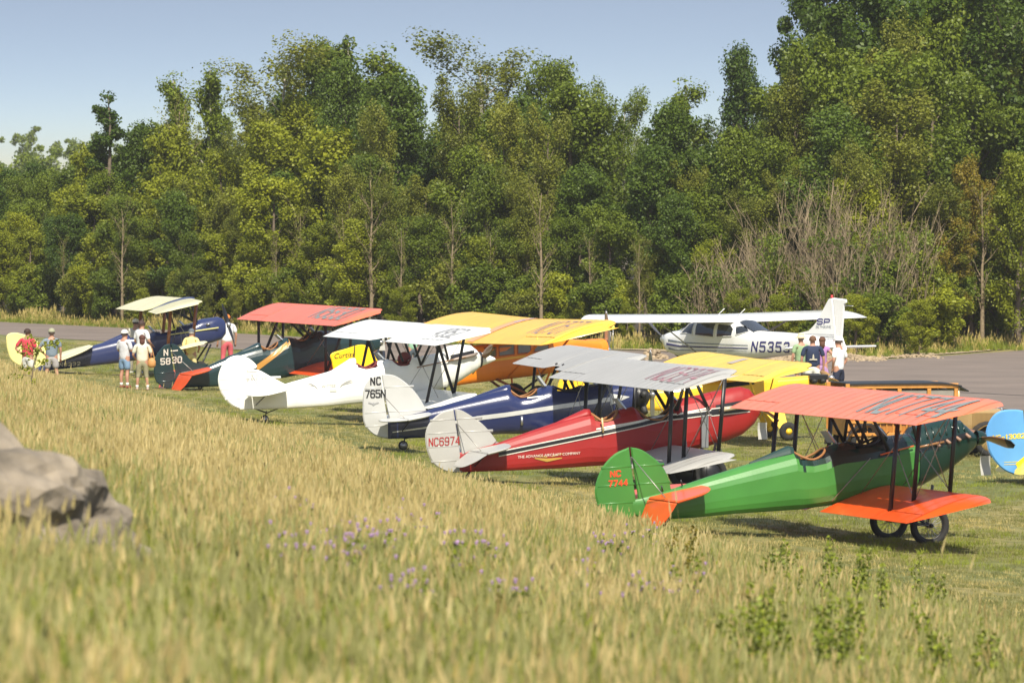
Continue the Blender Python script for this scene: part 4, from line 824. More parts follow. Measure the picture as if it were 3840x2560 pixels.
# ================================================================ WHITE MODERN HIGH-WING PLANE N5353
def cessna():
    T = place('high_wing_airplane', 'modern white high wing airplane with nose to the left, lettered N5353', 'airplane', 2700, 175, 49, 'high wing airplanes', True)
    Wt = paint('gloss_white', (.82, .82, .80), .2, .03, .6); nv = paint('navy_marking', (.03, .03, .16)); gr = mat('grey_stripe', (.12, .15, .2), .5)
    Tt = [(-5.4, 1.55), (-4.4, 1.66), (-3.5, 1.72), (-2.7, 1.75), (-1.9, 1.76), (-1.55, 1.88), (-1.2, 2.06), (-.9, 2.12), (.6, 2.14), (.9, 2.06), (1.4, 1.76), (1.92, 1.70), (2.28, 1.62), (2.5, 1.52)]
    Bt = [(-5.4, 1.32), (-4, 1.18), (-2.9, 1.03), (-2.2, .95), (-1.5, .86), (.5, .82), (1.6, .9), (2.1, 1.02), (2.3, 1.18), (2.5, 1.36)]
    Wd = [(-5.4, .04), (-4, .2), (-2.5, .36), (-1.2, .54), (.6, .56), (1.4, .5), (2.1, .38), (2.5, .16)]
    fu = Fuse(Tt, Bt, Wd, .5, 3., 2.8, 36); f = fu.loft(-5.4, 2.5, [Wt], T, step=.1, smooth=True)
    wins = [[(.98, 1.66), (1.25, 1.64), (.92, 1.94), (.62, 2.0), (.66, 1.62)], [(.52, 1.6), (.52, 1.98), (-.32, 1.98), (-.3, 1.56)], [(-.44, 1.57), (-.44, 1.97), (-1.0, 1.93), (-1.15, 1.82), (-1.1, 1.6)], [(-1.28, 1.64), (-1.2, 1.88), (-1.42, 1.93), (-1.7, 1.75)]]
    fr = paint('window_frame_white', (.7, .7, .7))
    for wv in wins:
        P = smooth_poly(wv, 3) if False else wv
        for s in (-1, 1):
            # subdivided fan so the pane hugs the curved side
            cx = sum(p[0] for p in P)/len(P); cz = sum(p[1] for p in P)/len(P); V = [(cx, s*(fu.side(cx, cz)+.012), cz)]; n = 0; ring = []
            E = []
            for i in range(len(P)):
                a, b = P[i], P[(i+1) % len(P)]
                for k in range(4): E.append((a[0]+(b[0]-a[0])*k/4, a[1]+(b[1]-a[1])*k/4))
            n = len(E)
            for r_ in (.35, .7, 1.):
                for (x, z) in E: x_ = cx+(x-cx)*r_; z_ = cz+(z-cz)*r_; V.append((x_, s*(fu.side(x_, z_)+.012), z_))
            F = [(0, 1+i, 1+(i+1) % n) for i in range(n)]
            for q in range(2): F += [(1+q*n+i, 1+(q+1)*n+i, 1+(q+1)*n+(i+1) % n, 1+q*n+(i+1) % n) for i in range(n)]
            wd_ = mesh('window', V, F, M_glass, T, True)
            ring = V[1+2*n:]; mesh('frame', *join([tube(ring[i], ring[(i+1) % n], .013, 5) for i in range(n)]), fr, wd_)
    # windscreen
    V = []; xs = [(.86, 2.08), (1.0, 1.98), (1.2, 1.86), (1.4, 1.77)]; F = []
    for x, z in xs:
        for y in np.linspace(-.4, .4, 7): V.append((x+.02, y, z+.02-abs(y)**2*.35))
    for i in range(3):
        for j in range(6): F.append((i*7+j, i*7+j+1, (i+1)*7+j+1, (i+1)*7+j))
    mesh('windscreen', V, F, M_glass, T, True)
    V = []; F = []
    for x, z in [(-1.22, 2.07), (-1.5, 1.93), (-1.85, 1.78)]:
        for y in np.linspace(-.34, .34, 7): V.append((x-.02, y, z+.015-abs(y)**2*.3))
    for i in range(2):
        for j in range(6): F.append((i*7+j, i*7+j+1, (i+1)*7+j+1, (i+1)*7+j))
    mesh('rear_window', V, F, M_glass, T, True)
    W = Wing(-1.05, 2.02, .55, 2.08, 5.5, 5.3, 2., tk=1.0, lr=.35, lb=5.1, dih=.012); W.zt = 2.02
    wing(W, Wt, T, ail=(2.9, 5.0, .8))
    pts = [(-3.5, 1.72), (-3.95, 1.80), (-4.15, 1.95), (-4.3, 2.1), (-4.85, 2.80), (-4.98, 2.82), (-5.2, 1.3), (-5.0, 1.3)]
    plate('fin', pts, .11, lambda u, v, t: Vector((u, t, v)), Wt, T, .03)
    plate('rudder', [(-5.0, 2.82), (-5.56, 2.78), (-5.58, 2.70), (-5.48, 2.60), (-5.2, 1.45), (-5.3, 1.3), (-5.22, 1.28)][0:0] or [(-5.01, 2.82), (-5.56, 2.78), (-5.56, 2.7), (-5.47, 2.68), (-5.36, 1.62), (-5.55, 1.25), (-5.22, 1.25)], .07, lambda u, v, t: Vector((u, t, v)), Wt, T, .03)
    V, F = lathe([(0, .09), (.03, .08), (.045, .02), (.045, 0)], (-4.93, 0, 2.82), 12, 'z'); mesh('beacon_light', V, F, paint('red_lens', (.6, .02, .02)), T, True)
    strut('fin_antenna', (-5.5, 0, 2.6), (-5.85, 0, 2.58), .012, M_steel, T)
    for s in (1, -1):
        plate('stabiliser', [(-4.3, .1), (-4.55, 1.6), (-4.68, 1.72), (-4.82, 1.72), (-4.85, .1)], .07, lambda u, v, t: Vector((u, s*v, 1.32+t)), Wt, T)
        plate('elevator', [(-4.865, .12), (-4.835, 1.73), (-5.1, 1.72), (-5.2, .5), (-5.3, .15)], .05, lambda u, v, t: Vector((u, s*v, 1.32+t+.1*(u+4.85)*-1)), Wt, T)
        strut('wing_strut', (.3, s*.5, .95), (-.2, s*2.75, 2.05), .045, mat('strut_grey', (.35, .34, .31), .5), T, .45)
        strut('gear_leg', (-.2, s*.45, .88), (-.3, s*1.2, .25), .05, Wt, T, .4); wheel(T, -.3, s*1.25, .22, .09, Wt)
    wheel(T, 1.75, 0, .19, .08, Wt, name='nose_wheel'); strut('nose_leg', (1.75, .07, .2), (1.7, 0, .95), .05, M_steel, T)
    V, F = lathe([(.15, -.02), (.13, .06), (.07, .16), (0, .2)], (2.5, 0, 1.44), 20, 'x'); mesh('spinner', V, F, Wt, T, True)
    P = prop(T, 2.56, 1.44, .95, 0, mat('grey_blade', (.09, .09, .1), .4)); P.rotation_euler = (R(40), 0, 0)
    # left side faces the camera: x decreases to the right
    def lm(x0, z0, sl=0.): return lambda u, v, e: Vector((x0-u, fu.side(x0-u, z0+v)+.014+e, z0+v))
    lettering('N5353', .29, .19, .12, .05, lm(-1.88, 1.15), nv, T, slant=.22)
    lettering('SP', .15, .22, .08, .04, lambda u, v, e: Vector((-4.35-u, .06+e, 2.02+v)), nv, T, slant=.2)
    smalltext('SKYHAWK', .14, lambda u, v, e: Vector((-4.62-u, .061, 1.93+v)), gr, T, shear=.2)
    fu.decal([(1.9, 1.42), (1.0, 1.36), (-1.75, 1.33)], [.05, .03, .02], gr, T); fu.decal([(2.0, 1.3), (1.2, 1.24), (-1.75, 1.24)], [.07, .05, .03], nv, T); fu.decal([(1.9, 1.16), (1.4, 1.12), (-1.7, 1.15)], [.06, .02, .015], gr, T)
    for z in (1.70, 1.64, 1.58): mesh('stripe', [(-3.9, .13-(1.7-z)*.0, z), (-5.1, .075, z+.0), (-5.1, .075, z+.016), (-3.85, .13, z+.016)], [(0, 1, 2, 3)], gr, T)
    strut('antenna', (.17, 0, 2.17), (-.2, 0, 2.42), .012, Wt, T); strut('antenna', (-.75, 0, 2.17), (-1.12, 0, 2.42), .012, Wt, T)
cessna()

# ================================================================ WOODEN STATION WAGON
def wagon():
    T = thing('station_wagon', 'old wooden bodied station wagon with black roof and tan hood', 'car', ((3450-1920)/21333*129, 129, 0), R(14))
    Wd = mat('varnished_maple', (.55, .25, .055), .35, var=.2, scale=5, coat=.4); Wp = mat('wood_panel', (.42, .17, .03), .4, var=.25, scale=8, coat=.3)
    Tan = paint('tan_paint', (.36, .24, .10), .3, coat=.5); Bk = mat('black_roof', (.02, .022, .024), .5)
    bx = lambda c, s: box(c, s)
    V, F = bx((-.66, 0, .82), (2.62, 1.42, .62)); bevel(mesh('body', V, F, Wp, T), .03)
    xs = [-1.95, -1.32, -.72, -.02, .62]
    for s in (-1, 1):
        y = s*.73
        for x in xs: V, F = bx((x, y, 1.10), (.09 if x > -2 else .12, .06, .95)); bevel(mesh('wood_post', V, F, Wd, T), .01)
        for z, h in ((1.635, .11), (1.13, .08), (.82, .05), (.55, .07)): V, F = bx((-.66, y+s*.004, z), (2.66, .06, h)); bevel(mesh('wood_rail', V, F, Wd, T), .01)
        for a, b in zip(xs[:-1], xs[1:]):
            V, F = bx(((a+b)/2, s*.70, 1.36), (b-a-.1, .02, .36)); mesh('window', V, F, mat('wagon_glass', (.28, .26, .23), .1, coat=.5), T)
            for k in range(1, 4): V, F = bx((a+(b-a)*k/4, s*.725, .83), (.025, .03, .52)); mesh('wood_slat', V, F, Wd, T)
    # roof: curved slab
    V = []; F = []; X = np.linspace(-1.9, .74, 12)
    for x in X:
        zc = 1.715-.02*max(0, -x-1.5)-max(0, x-.2)**2*.22
        for y in np.linspace(-.8, .8, 9): V.append((x, y, zc-.012*(y/.8)**2))
    n = len(V); V += [(x, y, z-.03) for x, y, z in V]
    for i in range(11):
        for j in range(8): a = i*9+j; F += [(a, a+1, a+10, a+9), (n+a+9, n+a+10, n+a+1, n+a)]
    for i in range(11): F += [(i*9, (i+1)*9, n+(i+1)*9, n+i*9), (i*9+8, n+i*9+8, n+(i+1)*9+8, (i+1)*9+8)]
    for j in range(8): F += [(j, n+j, n+j+1, j+1), (99+j, 99+j+1, n+99+j+1, n+99+j)]
    mesh('roof', V, F, Bk, T, False)
    V = [(.70, -.72, 1.64), (.70, .72, 1.64), (.93, .72, 1.52), (.93, -.72, 1.52), (.70, -.72, 1.61), (.70, .72, 1.61), (.93, .72, 1.49), (.93, -.72, 1.49)]; mesh('sun_visor', V, [(0, 1, 2, 3), (7, 6, 5, 4), (0, 3, 7, 4), (1, 5, 6, 2), (2, 6, 7, 3), (0, 4, 5, 1)], Bk, T)
    V, F = bx((.68, 0, 1.32), (.03, 1.3, .42)); mesh('windscreen', V, F, mat('wagon_glass', (.28, .26, .23), .1), T)
    for s in (-1, 1): strut('windscreen_post', (.68, s*.68, 1.1), (.7, s*.68, 1.6), .035, paint('cream_post', (.6, .5, .3)), T)
    hd = Fuse([(.62, 1.16), (1.1, 1.13), (1.85, 1.09)], [(.62, .55), (1.85, .55)], [(.62, .6), (1.0, .45), (1.85, .3)], .75, 2.6, 8, 24); h = hd.loft(.66, 1.85, [Tan], T, 'hood', .1, smooth=False)
    for s in (-1, 1):
        for i in range(18): x = 1.12+.032*i; V, F = box((x, s*(hd.side(x, .85)+.006), .84), (.012, .02, .3)); mesh('louvre', V, F, paint('tan_shade', (.28, .18, .07)), h)
    V, F = bx((1.88, 0, .85), (.06, .5, .5)); bevel(mesh('radiator_shell', V, F, M_steel, T), .02); V, F = lathe([(0, .12), (.02, .11), (.035, .06), (.02, .02), (.05, 0)], (1.86, 0, 1.1), 12, 'z'); mesh('radiator_cap', V, F, M_steel, T, True)
    for s in (-1, 1):
        for x in (1.45, -1.5):
            wheel(T, x, s*.68, .36, .07, mat('tan_wheel', (.4, .27, .1), .4))
            P = [(x+.5*math.cos(a), s*.7, .36+.46*math.sin(a)) for a in np.linspace(R(-5), R(185), 12)]
            V = []; F = []
            for p in P: V += [(p[0], s*.56, p[2]), (p[0], s*.86, p[2]-.02)]
            V += [(a, b, c-.03) for a, b, c in V]; m_ = 24
            for i in range(11): F += [(2*i, 2*i+1, 2*i+3, 2*i+2), (m_+2*i+2, m_+2*i+3, m_+2*i+1, m_+2*i), (2*i+1, m_+2*i+1, m_+2*i+3, 2*i+3), (2*i, 2*i+2, m_+2*i+2, m_+2*i)]
            mesh('fender', V, F, Bk, T)
        V, F = bx((0, s*.8, .42), (2.0, .22, .05)); mesh('running_board', V, F, Bk, T)
        V, F = lathe([(0, -.12), (.07, -.1), (.11, 0), (.11, .03), (0, .03)], (1.95, s*.42, .9), 16, 'x'); mesh('headlight', V, F, M_steel, T, True)
    V, F = bx((2.0, 0, .45), (.05, 1.4, .1)); bevel(mesh('bumper', V, F, M_steel, T), .015)
wagon()
# ================================================================ people
def at_screen(px, py):
    """ground point on the bank seen at a photo pixel (marching the view ray)"""
    u = (px-1920)/21333; v = (720-py)/21333
    for i in range(2000):
        d = 18+i*.1; z = 6+v*d
        if z < gz(u*d, d): return u*d, d
    return u*d, d
M_skin = mat('skin', (.46, .24, .16), .6, var=.06)
def skin_mesh(name, pts, edges, rad, m, parent, lvl=2, root=0):
    me = bpy.data.meshes.new(name); me.from_pydata(pts, edges, []); o = bpy.data.objects.new(name, me); C.objects.link(o)
    md = o.modifiers.new('s', 'SKIN'); md.use_smooth_shade = True; sub = o.modifiers.new('u', 'SUBSURF'); sub.levels = lvl
    for v, r in zip(me.skin_vertices[0].data, rad): v.radius = r if isinstance(r, tuple) else (r, r)
    me.skin_vertices[0].data[root].use_root = True
    bpy.context.view_layer.update(); nm = bpy.data.meshes.new_from_object(o.evaluated_get(bpy.context.evaluated_depsgraph_get()))
    bpy.data.objects.remove(o); nm.materials.clear(); nm.materials.append(m)
    nm.polygons.foreach_set('use_smooth', [True]*len(nm.polygons)); nm.name = name
    return link(name, nm, parent)
def person(label, px, d, face, H=1.78, top=(.7, .7, .7), sleeve=.45, low='shorts', lowc=(.3, .3, .3), cap=None, hair=(.04, .02, .012), arms=('down', 'down'), build=1., long_hair=False, brim_back=False, bag=False, shoes=(.7, .7, .68), stripe=None, lean=0., stance=.11, shirt_len=.0, brimc=None):
    if isinstance(d, tuple):
        x, y = at_screen(px, d[1]); H = (d[1]-d[0])*y/21333; d = y
    x = (px-1920)/21333*d; T = thing('person', label, 'person', (x, d, gz(x, d)), R(face), 'people looking at the airplanes')
    s = H/1.78
    L = lean
    hip, knee, ank = .92*s, .50*s, .08*s; sh, neck, head = 1.43*s, 1.52*s, 1.66*s
    Pt = []; Ed = []; Ra = []
    def v(p, r, e=None):
        Pt.append(p); Ra.append(r); 
        if e is not None: Ed.append((e, len(Pt)-1))
        return len(Pt)-1
    b = build
    pel = v((0, 0, hip+.04*s), (.155*s*b, .12*s*b)); wa = v((.0, .01, 1.10*s), (.145*s*b, .11*s*b), pel); ch = v((0, -.01+L*.3, 1.30*s), (.165*s*b, .12*s*b), wa)
    nb = v((0, -.02+L*.5, 1.42*s), (.11*s, .09*s), ch); ne = v((0, -.01+L*.6, neck), .055*s, nb); hb = v((0, .01+L*.6, 1.60*s), (.075*s, .085*s), ne); hd = v((0, .01+L*.6, 1.69*s), (.082*s, .098*s), hb); ht = v((0, 0+L*.6, 1.745*s), (.055*s, .07*s), hd)
    v((0, .11*s+L*.6, 1.655*s), .016*s, hb)
    J = {}
    for i, sg in ((0, 1), (1, -1)):   # facing +y: right side is +x
        S0 = (sg*.185*s*b, -.01+L*.5, sh); a = arms[i]
        if a == 'down': E1 = (sg*.25*s*b, -.02, 1.15*s); W1 = (sg*.25*s*b, .05, .90*s)
        elif a == 'hip': E1 = (sg*.40*s, -.06, 1.17*s); W1 = (sg*.19*s*b, .02, 1.0*s)
        elif a == 'front': E1 = (sg*.25*s*b, .02, 1.14*s); W1 = (sg*.06*s, .24*s, 1.16*s)
        elif a == 'pocket': E1 = (sg*.29*s*b, -.05, 1.15*s); W1 = (sg*.2*s*b, .06, .93*s)
        elif a == 'hold': E1 = (sg*.27*s*b, .0, 1.13*s); W1 = (sg*.2*s*b, .22*s, 1.02*s)
        s0 = v(S0, .062*s, nb); e0 = v(E1, .043*s, s0); w0 = v(W1, .030*s, e0)
        dv = (Vector(W1)-Vector(E1)).normalized(); hc = Vector(W1)+dv*.06*s; h0 = v(tuple(hc), (.036*s, .02*s), w0)
        side = dv.cross(Vector((0, 1, .2))).normalized()
        for q, (o_, l_) in enumerate(((-.024, .065), (-.008, .085), (.009, .082), (.025, .066))):
            bs = hc+side*o_*s+dv*.03*s; tip = bs+dv*l_*s*.8+Vector((0, .02*s, 0)); f0 = v(tuple(bs), .011*s, h0); v(tuple(tip), .008*s, f0)
        th = hc-side*.04*s; v(tuple(th+dv*.02*s), .011*s, h0)
        J[('arm', sg)] = (S0, E1, W1)
        hp = v((sg*.10*s, 0, hip-.04*s), (.095*s*b, .1*s*b), pel); kn = v((sg*(.09+stance*.3)*s, .015, knee), .057*s, hp); cf = v((sg*(.09+stance*.55)*s, -.02, .36*s), .058*s, kn); an = v((sg*(.08+stance*.8)*s, 0, ank), .036*s, cf)
        v((sg*(.09+stance*.8)*s, .13*s, .04*s), (.035*s, .025*s), an)
        J[('leg', sg)] = (Pt[hp], Pt[kn], Pt[cf], Pt[an])
    body = skin_mesh('body', Pt, Ed, Ra, M_skin, T, 2, 0)
    # shirt
    P = []; E_ = []; Q = []
    def u(p, r, e=None):
        P.append(p); Q.append(r)
        if e is not None: E_.append((e, len(P)-1))
        return len(P)-1
    c0 = u((0, 0, (.86-shirt_len)*s), (.19*s*b, .15*s*b)); c1 = u((0, .01, 1.07*s), (.178*s*b, .138*s*b), c0); c2 = u((0, -.01+L*.3, 1.30*s), (.19*s*b, .142*s*b), c1); c3 = u((0, -.02+L*.5, 1.435*s), (.12*s, .095*s), c2); u((0, -.015+L*.55, 1.49*s), .066*s, c3)
    for sg in (1, -1):
        S0, E1, W1 = [Vector(q) for q in J[('arm', sg)]]; a0 = u(tuple(S0), .078*s, c3); m_ = S0.lerp(E1, sleeve*1.7 if sleeve < .6 else 1)
        a1 = u(tuple(m_), .070*s if sleeve < .6 else .056*s, a0)
        if sleeve >= .6: u(tuple(E1.lerp(W1, .9)), .045*s, a1)
    sc = 'cloth_%d_%d_%d' % tuple(int(c*100) for c in top)
    skin_mesh('shirt', P, E_, Q, mat(sc, top, .85, var=.1, scale=9, bump=.5, bscale=14), T, 2, 0)
    # lower garment
    P.clear(); E_.clear(); Q.clear()
    end = {'shorts': .50, 'trousers': .06, 'capri': .32}[low]
    c0 = u((0, 0, .99*s), (.158*s*b, .128*s*b)); c1 = u((0, 0, .88*s), (.172*s*b, .142*s*b), c0)
    for sg in (1, -1):
        h_, k_, f_, a_ = [Vector(q) for q in J[('leg', sg)]]; a0 = u(tuple(h_), (.115*s*b, .118*s*b), c1)
        if low == 'shorts': a1 = u(tuple(h_.lerp(k_, .5)), (.108*s*b, .112*s*b), a0); u(tuple(k_+Vector((0, 0, .04*s))), (.098*s, .1*s), a1)
        else:
            a1 = u(tuple(k_), .078*s, a0); a2 = u(tuple(f_), .072*s, a1)
            if low == 'trousers': u(tuple(a_), .062*s, a2)
    lc = 'cloth_%d_%d_%d' % tuple(int(c*100) for c in lowc)
    skin_mesh({'shorts': 'shorts', 'trousers': 'trousers', 'capri': 'capri_trousers'}[low], P, E_, Q, mat(lc, lowc, .85, var=.12, scale=9, bump=.5, bscale=14), T, 2, 1)
    for sg in (1, -1):
        h_, k_, f_, a_ = [Vector(q) for q in J[('leg', sg)]]
        V, F = lathe([(0, .085), (.04, .08), (.05, .05), (.048, .01), (0, 0)], (0, 0, 0), 12, 'z'); V = [Vector((p.x*.95, p.y*2.5+.045, p.z))+Vector((a_.x, a_.y, 0)) for p in V]
        mesh('shoe', V, F, mat('shoe_%d' % int(shoes[0]*100), shoes, .7), T, True)
        if low != 'trousers': V, F = tube((a_.x, a_.y, .07), (a_.x, a_.y-.005, .17*s), .046*s, 12, .05*s); mesh('sock', V, F, mat('sock', (.65, .65, .62), .9), T, True)
    hx, hy, hz = Pt[hd]
    def dome(r0, zc, yk, drop, m, name, n=16, kk=8, back=0.):
        V = []; F = []
        for i in range(kk+1):
            a = (PI/2)*(i/kk)*drop
            for j in range(n):
                t = 2*PI*j/n; V.append((hx+r0*math.sin(a)*math.cos(t), hy-back+r0*yk*math.sin(a)*math.sin(t), zc+r0*math.cos(a)*1.05))
        for i in range(kk):
            for j in range(n): F.append((i*n+j, i*n+(j+1) % n, (i+1)*n+(j+1) % n, (i+1)*n+j))
        return mesh(name, V, F, m, T, True)
    hm = mat('hair_%d_%d' % (int(hair[0]*100), int(hair[1]*100)), hair, .7, var=.3, scale=30, bump=.6, bscale=60)
    if long_hair:
        dome(.108*s, hz-.005, 1.15, 1.15, hm, 'hair', back=.015)
        V, F = tube((hx, hy-.05, hz), (hx, hy-.07, hz-.26*s), .095*s, 12, .075*s, .75); mesh('hair_length', V, F, hm, T, True)
    elif not cap: dome(.104*s, hz-.015, 1.16, 1.2, hm, 'hair', back=.02)
    else: dome(.098*s, hz-.045, 1.14, 1.1, hm, 'hair', back=.018)
    if cap == 'straw':
        V, F = lathe([(0, .13), (.09, .12), (.105, .03), (.17, .0), (.175, -.01), (.1, .015)], (hx, hy, hz-.0), 20, 'z'); mesh('straw_hat', V, F, mat('straw', (.6, .48, .28), .8), T, True)
        V, F = lathe([(.107, .035), (.104, .075)], (hx, hy, hz), 20, 'z'); mesh('hat_band', V, F, mat('hat_band', (.75, .7, .6), .8), T)
    elif cap:
        cm = mat('cap_%d_%d_%d' % tuple(int(c*100) for c in cap), cap, .8)
        o = dome(.113*s, hz-.0, 1.12, 1.0, cm, 'cap')
        sg = -1 if brim_back else 1; V = []; F = []
        for i in range(9):
            a = PI*i/8
            V += [(hx+.105*s*math.cos(a), hy+sg*.09*s+sg*.04*math.sin(a), hz+.012), (hx+.09*s*math.cos(a), hy+sg*(.1+.09*math.sin(a))*s, hz-.012)]
        n_ = len(V); V += [(a, b, c-.008) for a, b, c in V]
        for i in range(8): F += [(2*i, 2*i+1, 2*i+3, 2*i+2), (n_+2*i+2, n_+2*i+3, n_+2*i+1, n_+2*i)]
        mesh('brim', V, F, mat('brim_red', (.6, .03, .03), .8) if brimc else cm, o)
    if stripe:      # printed picture on the shirt back
        V = [(-.12, -.155*b, 1.16), (.12, -.155*b, 1.16), (.1, -.155*b, 1.2), (.03, -.155*b, 1.2), (.015, -.155*b, 1.33), (-.015, -.155*b, 1.33), (-.03, -.155*b, 1.2), (-.1, -.155*b, 1.2)]
        mesh('shirt_print', [(a, y-.01, z) for a, y, z in V], [tuple(range(8))], mat('print_cream', stripe, .8), T)
    return T
# left group by the cream-tailed biplane
person('person in pink red shirt and pale shorts, back to camera, farthest left', 103, (1231, 1452), -28, 1.80, (.62, .05, .08), .5, 'shorts', (.58, .58, .53), None, (.04, .018, .01), ('front', 'hip'), 1.1, stance=.08)
person('person in slate grey T-shirt, khaki cap and grey shorts, one elbow out', 193, (1233, 1450), 4, 1.78, (.19, .24, .29), .5, 'shorts', (.36, .34, .33), (.30, .30, .20), (.05, .03, .02), ('down', 'hip'), 1.1, stance=.16)
person('person in loose pale grey T-shirt, blue denim shorts and white cap', 466, (1238, 1455), -35, 1.76, (.58, .58, .60), .55, 'shorts', (.17, .27, .40), (.66, .66, .62), (.04, .025, .02), ('front', 'front'), 1.05, stance=.05, shirt_len=.06, shoes=(.25, .07, .04))
person('person with long brown hair, cream top and olive capri trousers carrying a tan bag', 533, (1256, 1463), 3, 1.64, (.66, .63, .50), .5, 'capri', (.27, .25, .15), None, (.09, .03, .018), ('hold', 'hold'), 1.12, True, shoes=(.5, .35, .28))
person('person in white T-shirt with short dark hair behind the long haired one', 532, 181, -40, 1.84, (.76, .76, .78), .5, 'trousers', (.32, .27, .20), None, (.05, .025, .02), ('hold', 'hold'), 1.12, shoes=(.04, .04, .04))
person('person in cream cap half hidden behind the white T-shirt', 508, 186, -20, 1.78, (.6, .58, .5), .5, 'trousers', (.3, .28, .22), (.68, .66, .56), arms=('down', 'down'))
person('person in pale yellow shirt and dark grey cap stooping beside the navy nose', 716, 180, -8, 1.62, (.74, .62, .26), .5, 'trousers', (.66, .55, .26), (.10, .12, .15), (.3, .28, .25), ('hold', 'hold'), 1.1, lean=.12)
person('person in white shirt, orange cap and pink red trousers at the navy propeller', 851, 191, 20, 1.86, (.74, .74, .76), .5, 'trousers', (.55, .10, .12), (.75, .20, .03), (.1, .05, .03), ('down', 'down'), 1.2)
bagp = bpy.data.objects['person.003']
_b = thing('shoulder_bag', 'slouchy tan shoulder bag on the arm of the long haired person', 'bag', (bagp.location.x+.28, bagp.location.y-.02, bagp.location.z))
V, F = lathe([(0, .96), (.09, .94), (.15, .85), (.15, .74), (.09, .67), (0, .66)], (0, 0, 0), 16, 'z'); mesh('bag', [Vector((v.x*.8, v.y*.5, v.z)) for v in V], F, mat('tan_leather', (.5, .25, .08), .6, bump=.5), _b, True)
V, F = path_tube([(-.1, 0, .92), (-.12, 0, 1.2), (-.05, -.02, 1.36), (.02, 0, 1.2), (.08, 0, .92)], .013, 6); mesh('strap', V, F, mat('tan_leather', (.5, .25, .08), .6), _b)
# seen between the white biplane's struts
person('person in orange cap, white printed shirt and dark jeans behind the white cockpit', 1424, 186, 25, 1.75, (.66, .66, .64), .5, 'trousers', (.03, .04, .07), (.75, .22, .04), arms=('hold', 'hold'))
person('person in pale green shirt seen between the struts of the white biplane', 1548, 186, 15, 1.66, (.28, .48, .34), .5, 'trousers', (.06, .08, .1), None, (.08, .04, .03), arms=('hold', 'hold'))
# group on the taxiway
person('person in sage green shirt and straw hat with pale band', 3004, 170, 20, 1.74, (.26, .38, .20), .5, 'shorts', (.4, .36, .28), 'straw', (.35, .33, .3), ('down', 'down'), 1.1)
person('person in navy T-shirt with an airplane print and white shorts', 3048, 164, 3, 1.86, (.02, .032, .075), .5, 'shorts', (.72, .71, .66), None, (.14, .065, .03), ('down', 'down'), 1.22, stripe=(.45, .42, .34))
person('person with long brown hair in purple tank top, hand on hip', 3084, 168, -5, 1.72, (.40, .20, .44), .2, 'shorts', (.42, .25, .45), None, (.11, .045, .02), ('hip', 'down'), .85, True)
person('person in white T-shirt, navy shorts and white cap with red brim', 3146, 162.5, 50, 1.86, (.78, .78, .80), .5, 'shorts', (.015, .02, .045), (.76, .76, .76), (.05, .03, .02), ('pocket', 'pocket'), 1.0, brimc=1, shirt_len=.05)

# ================================================================ small airfield items
def px_at(px, d): return ((px-1920)/21333*d)
t = thing('airfield_sign', 'small blank grey sign board standing on the far grass verge', 'sign', (px_at(2279, 212), 212, 0), 0)
V, F = box((0, 0, .62), (.26, .03, .36)); bevel(mesh('sign_board', V, F, mat('grey_board', (.36, .33, .31), .7), t), .008); strut('post', (0, 0, 0), (0, 0, .5), .02, M_steel, t)
t = thing('marker_ball', 'bright yellow ball marker on a thin stake beside the grey sign', 'marker', (px_at(2299, 211.6), 211.6, 0), 0)
V, F = lathe([(0.0, .07), (.035, .06), (.06, .035), (.07, 0), (.06, -.035), (.035, -.06), (0, -.07)], (0, 0, .98), 16, 'z'); mesh('ball', V, F, paint('marker_yellow', (.8, .8, .12)), t, True); strut('stake', (0, 0, 0), (0, 0, .95), .012, M_steel, t)
def rock_mesh(name, r, seed, sq=(1, 1, .7), sub=2, m=None, parent=None, rough=.35):
    bm = bmesh.new(); bmesh.ops.create_icosphere(bm, subdivisions=sub, radius=1); o_ = Vector((seed*3.1, seed*1.7, 0))
    for v in bm.verts:
        d = v.co.normalized(); k = 1+rough*noise.noise(d*1.3+o_)+rough*.4*noise.noise(d*3.5+o_)+(rough*.15*noise.noise(d*9+o_) if sub > 3 else 0)
        v.co = Vector((d.x*sq[0], d.y*sq[1], d.z*sq[2]))*k*r
    me = bpy.data.meshes.new(name); bm.to_mesh(me); bm.free(); me.materials.append(m); return me
# stone rubble by the nose of the white airplane and along the gravel verge
M_rub = mat('rubble_stone', (.33, .25, .155), .9, var=.35, scale=2.5, bump=.8, bscale=10)
rub = [rock_mesh('stone', 1, i, (1, .8, .6), 1, M_rub) for i in range(5)]
def heap(name, label, px0, px1, d, n, h, sz):
    V = []; F = []
    for i in range(n):
        t_ = rnd.random(); x = px_at(px0+(px1-px0)*t_, d); y = d+rnd.gauss(0, 1.1); me = rub[i % 5]; s_ = rnd.uniform(.5, 1.2)*sz
        z = max(0, h*math.sin(PI*t_)*math.exp(-((y-d)/1.2)**2)*rnd.uniform(.4, 1)); M = Matrix.Translation((x, y, z+.02)) @ Matrix.Rotation(rnd.uniform(0, 6), 4, 'Z') @ Matrix.Rotation(rnd.uniform(0, 1), 4, 'X') @ Matrix.Scale(s_, 4)
        k = len(V); V += [M @ v.co for v in me.vertices]; F += [tuple(q+k for q in p.vertices) for p in me.polygons]
    o = mesh(name, V, F, M_rub); tag(o, label, 'rubble', None, 'stuff')
heap('rubble_heap', 'low heap of broken pale stone under the nose of the white airplane', 2405, 2500, 205, 150, .34, .11)
heap('stone_rubble', 'tan crushed stone spread along the far edge of the taxiway under the white tail', 2880, 3310, 203.5, 1700, .22, .075)
heap('stone_rubble', 'thin scatter of tan stones at the right end of the taxiway edge', 3300, 3520, 207, 260, .05, .06)
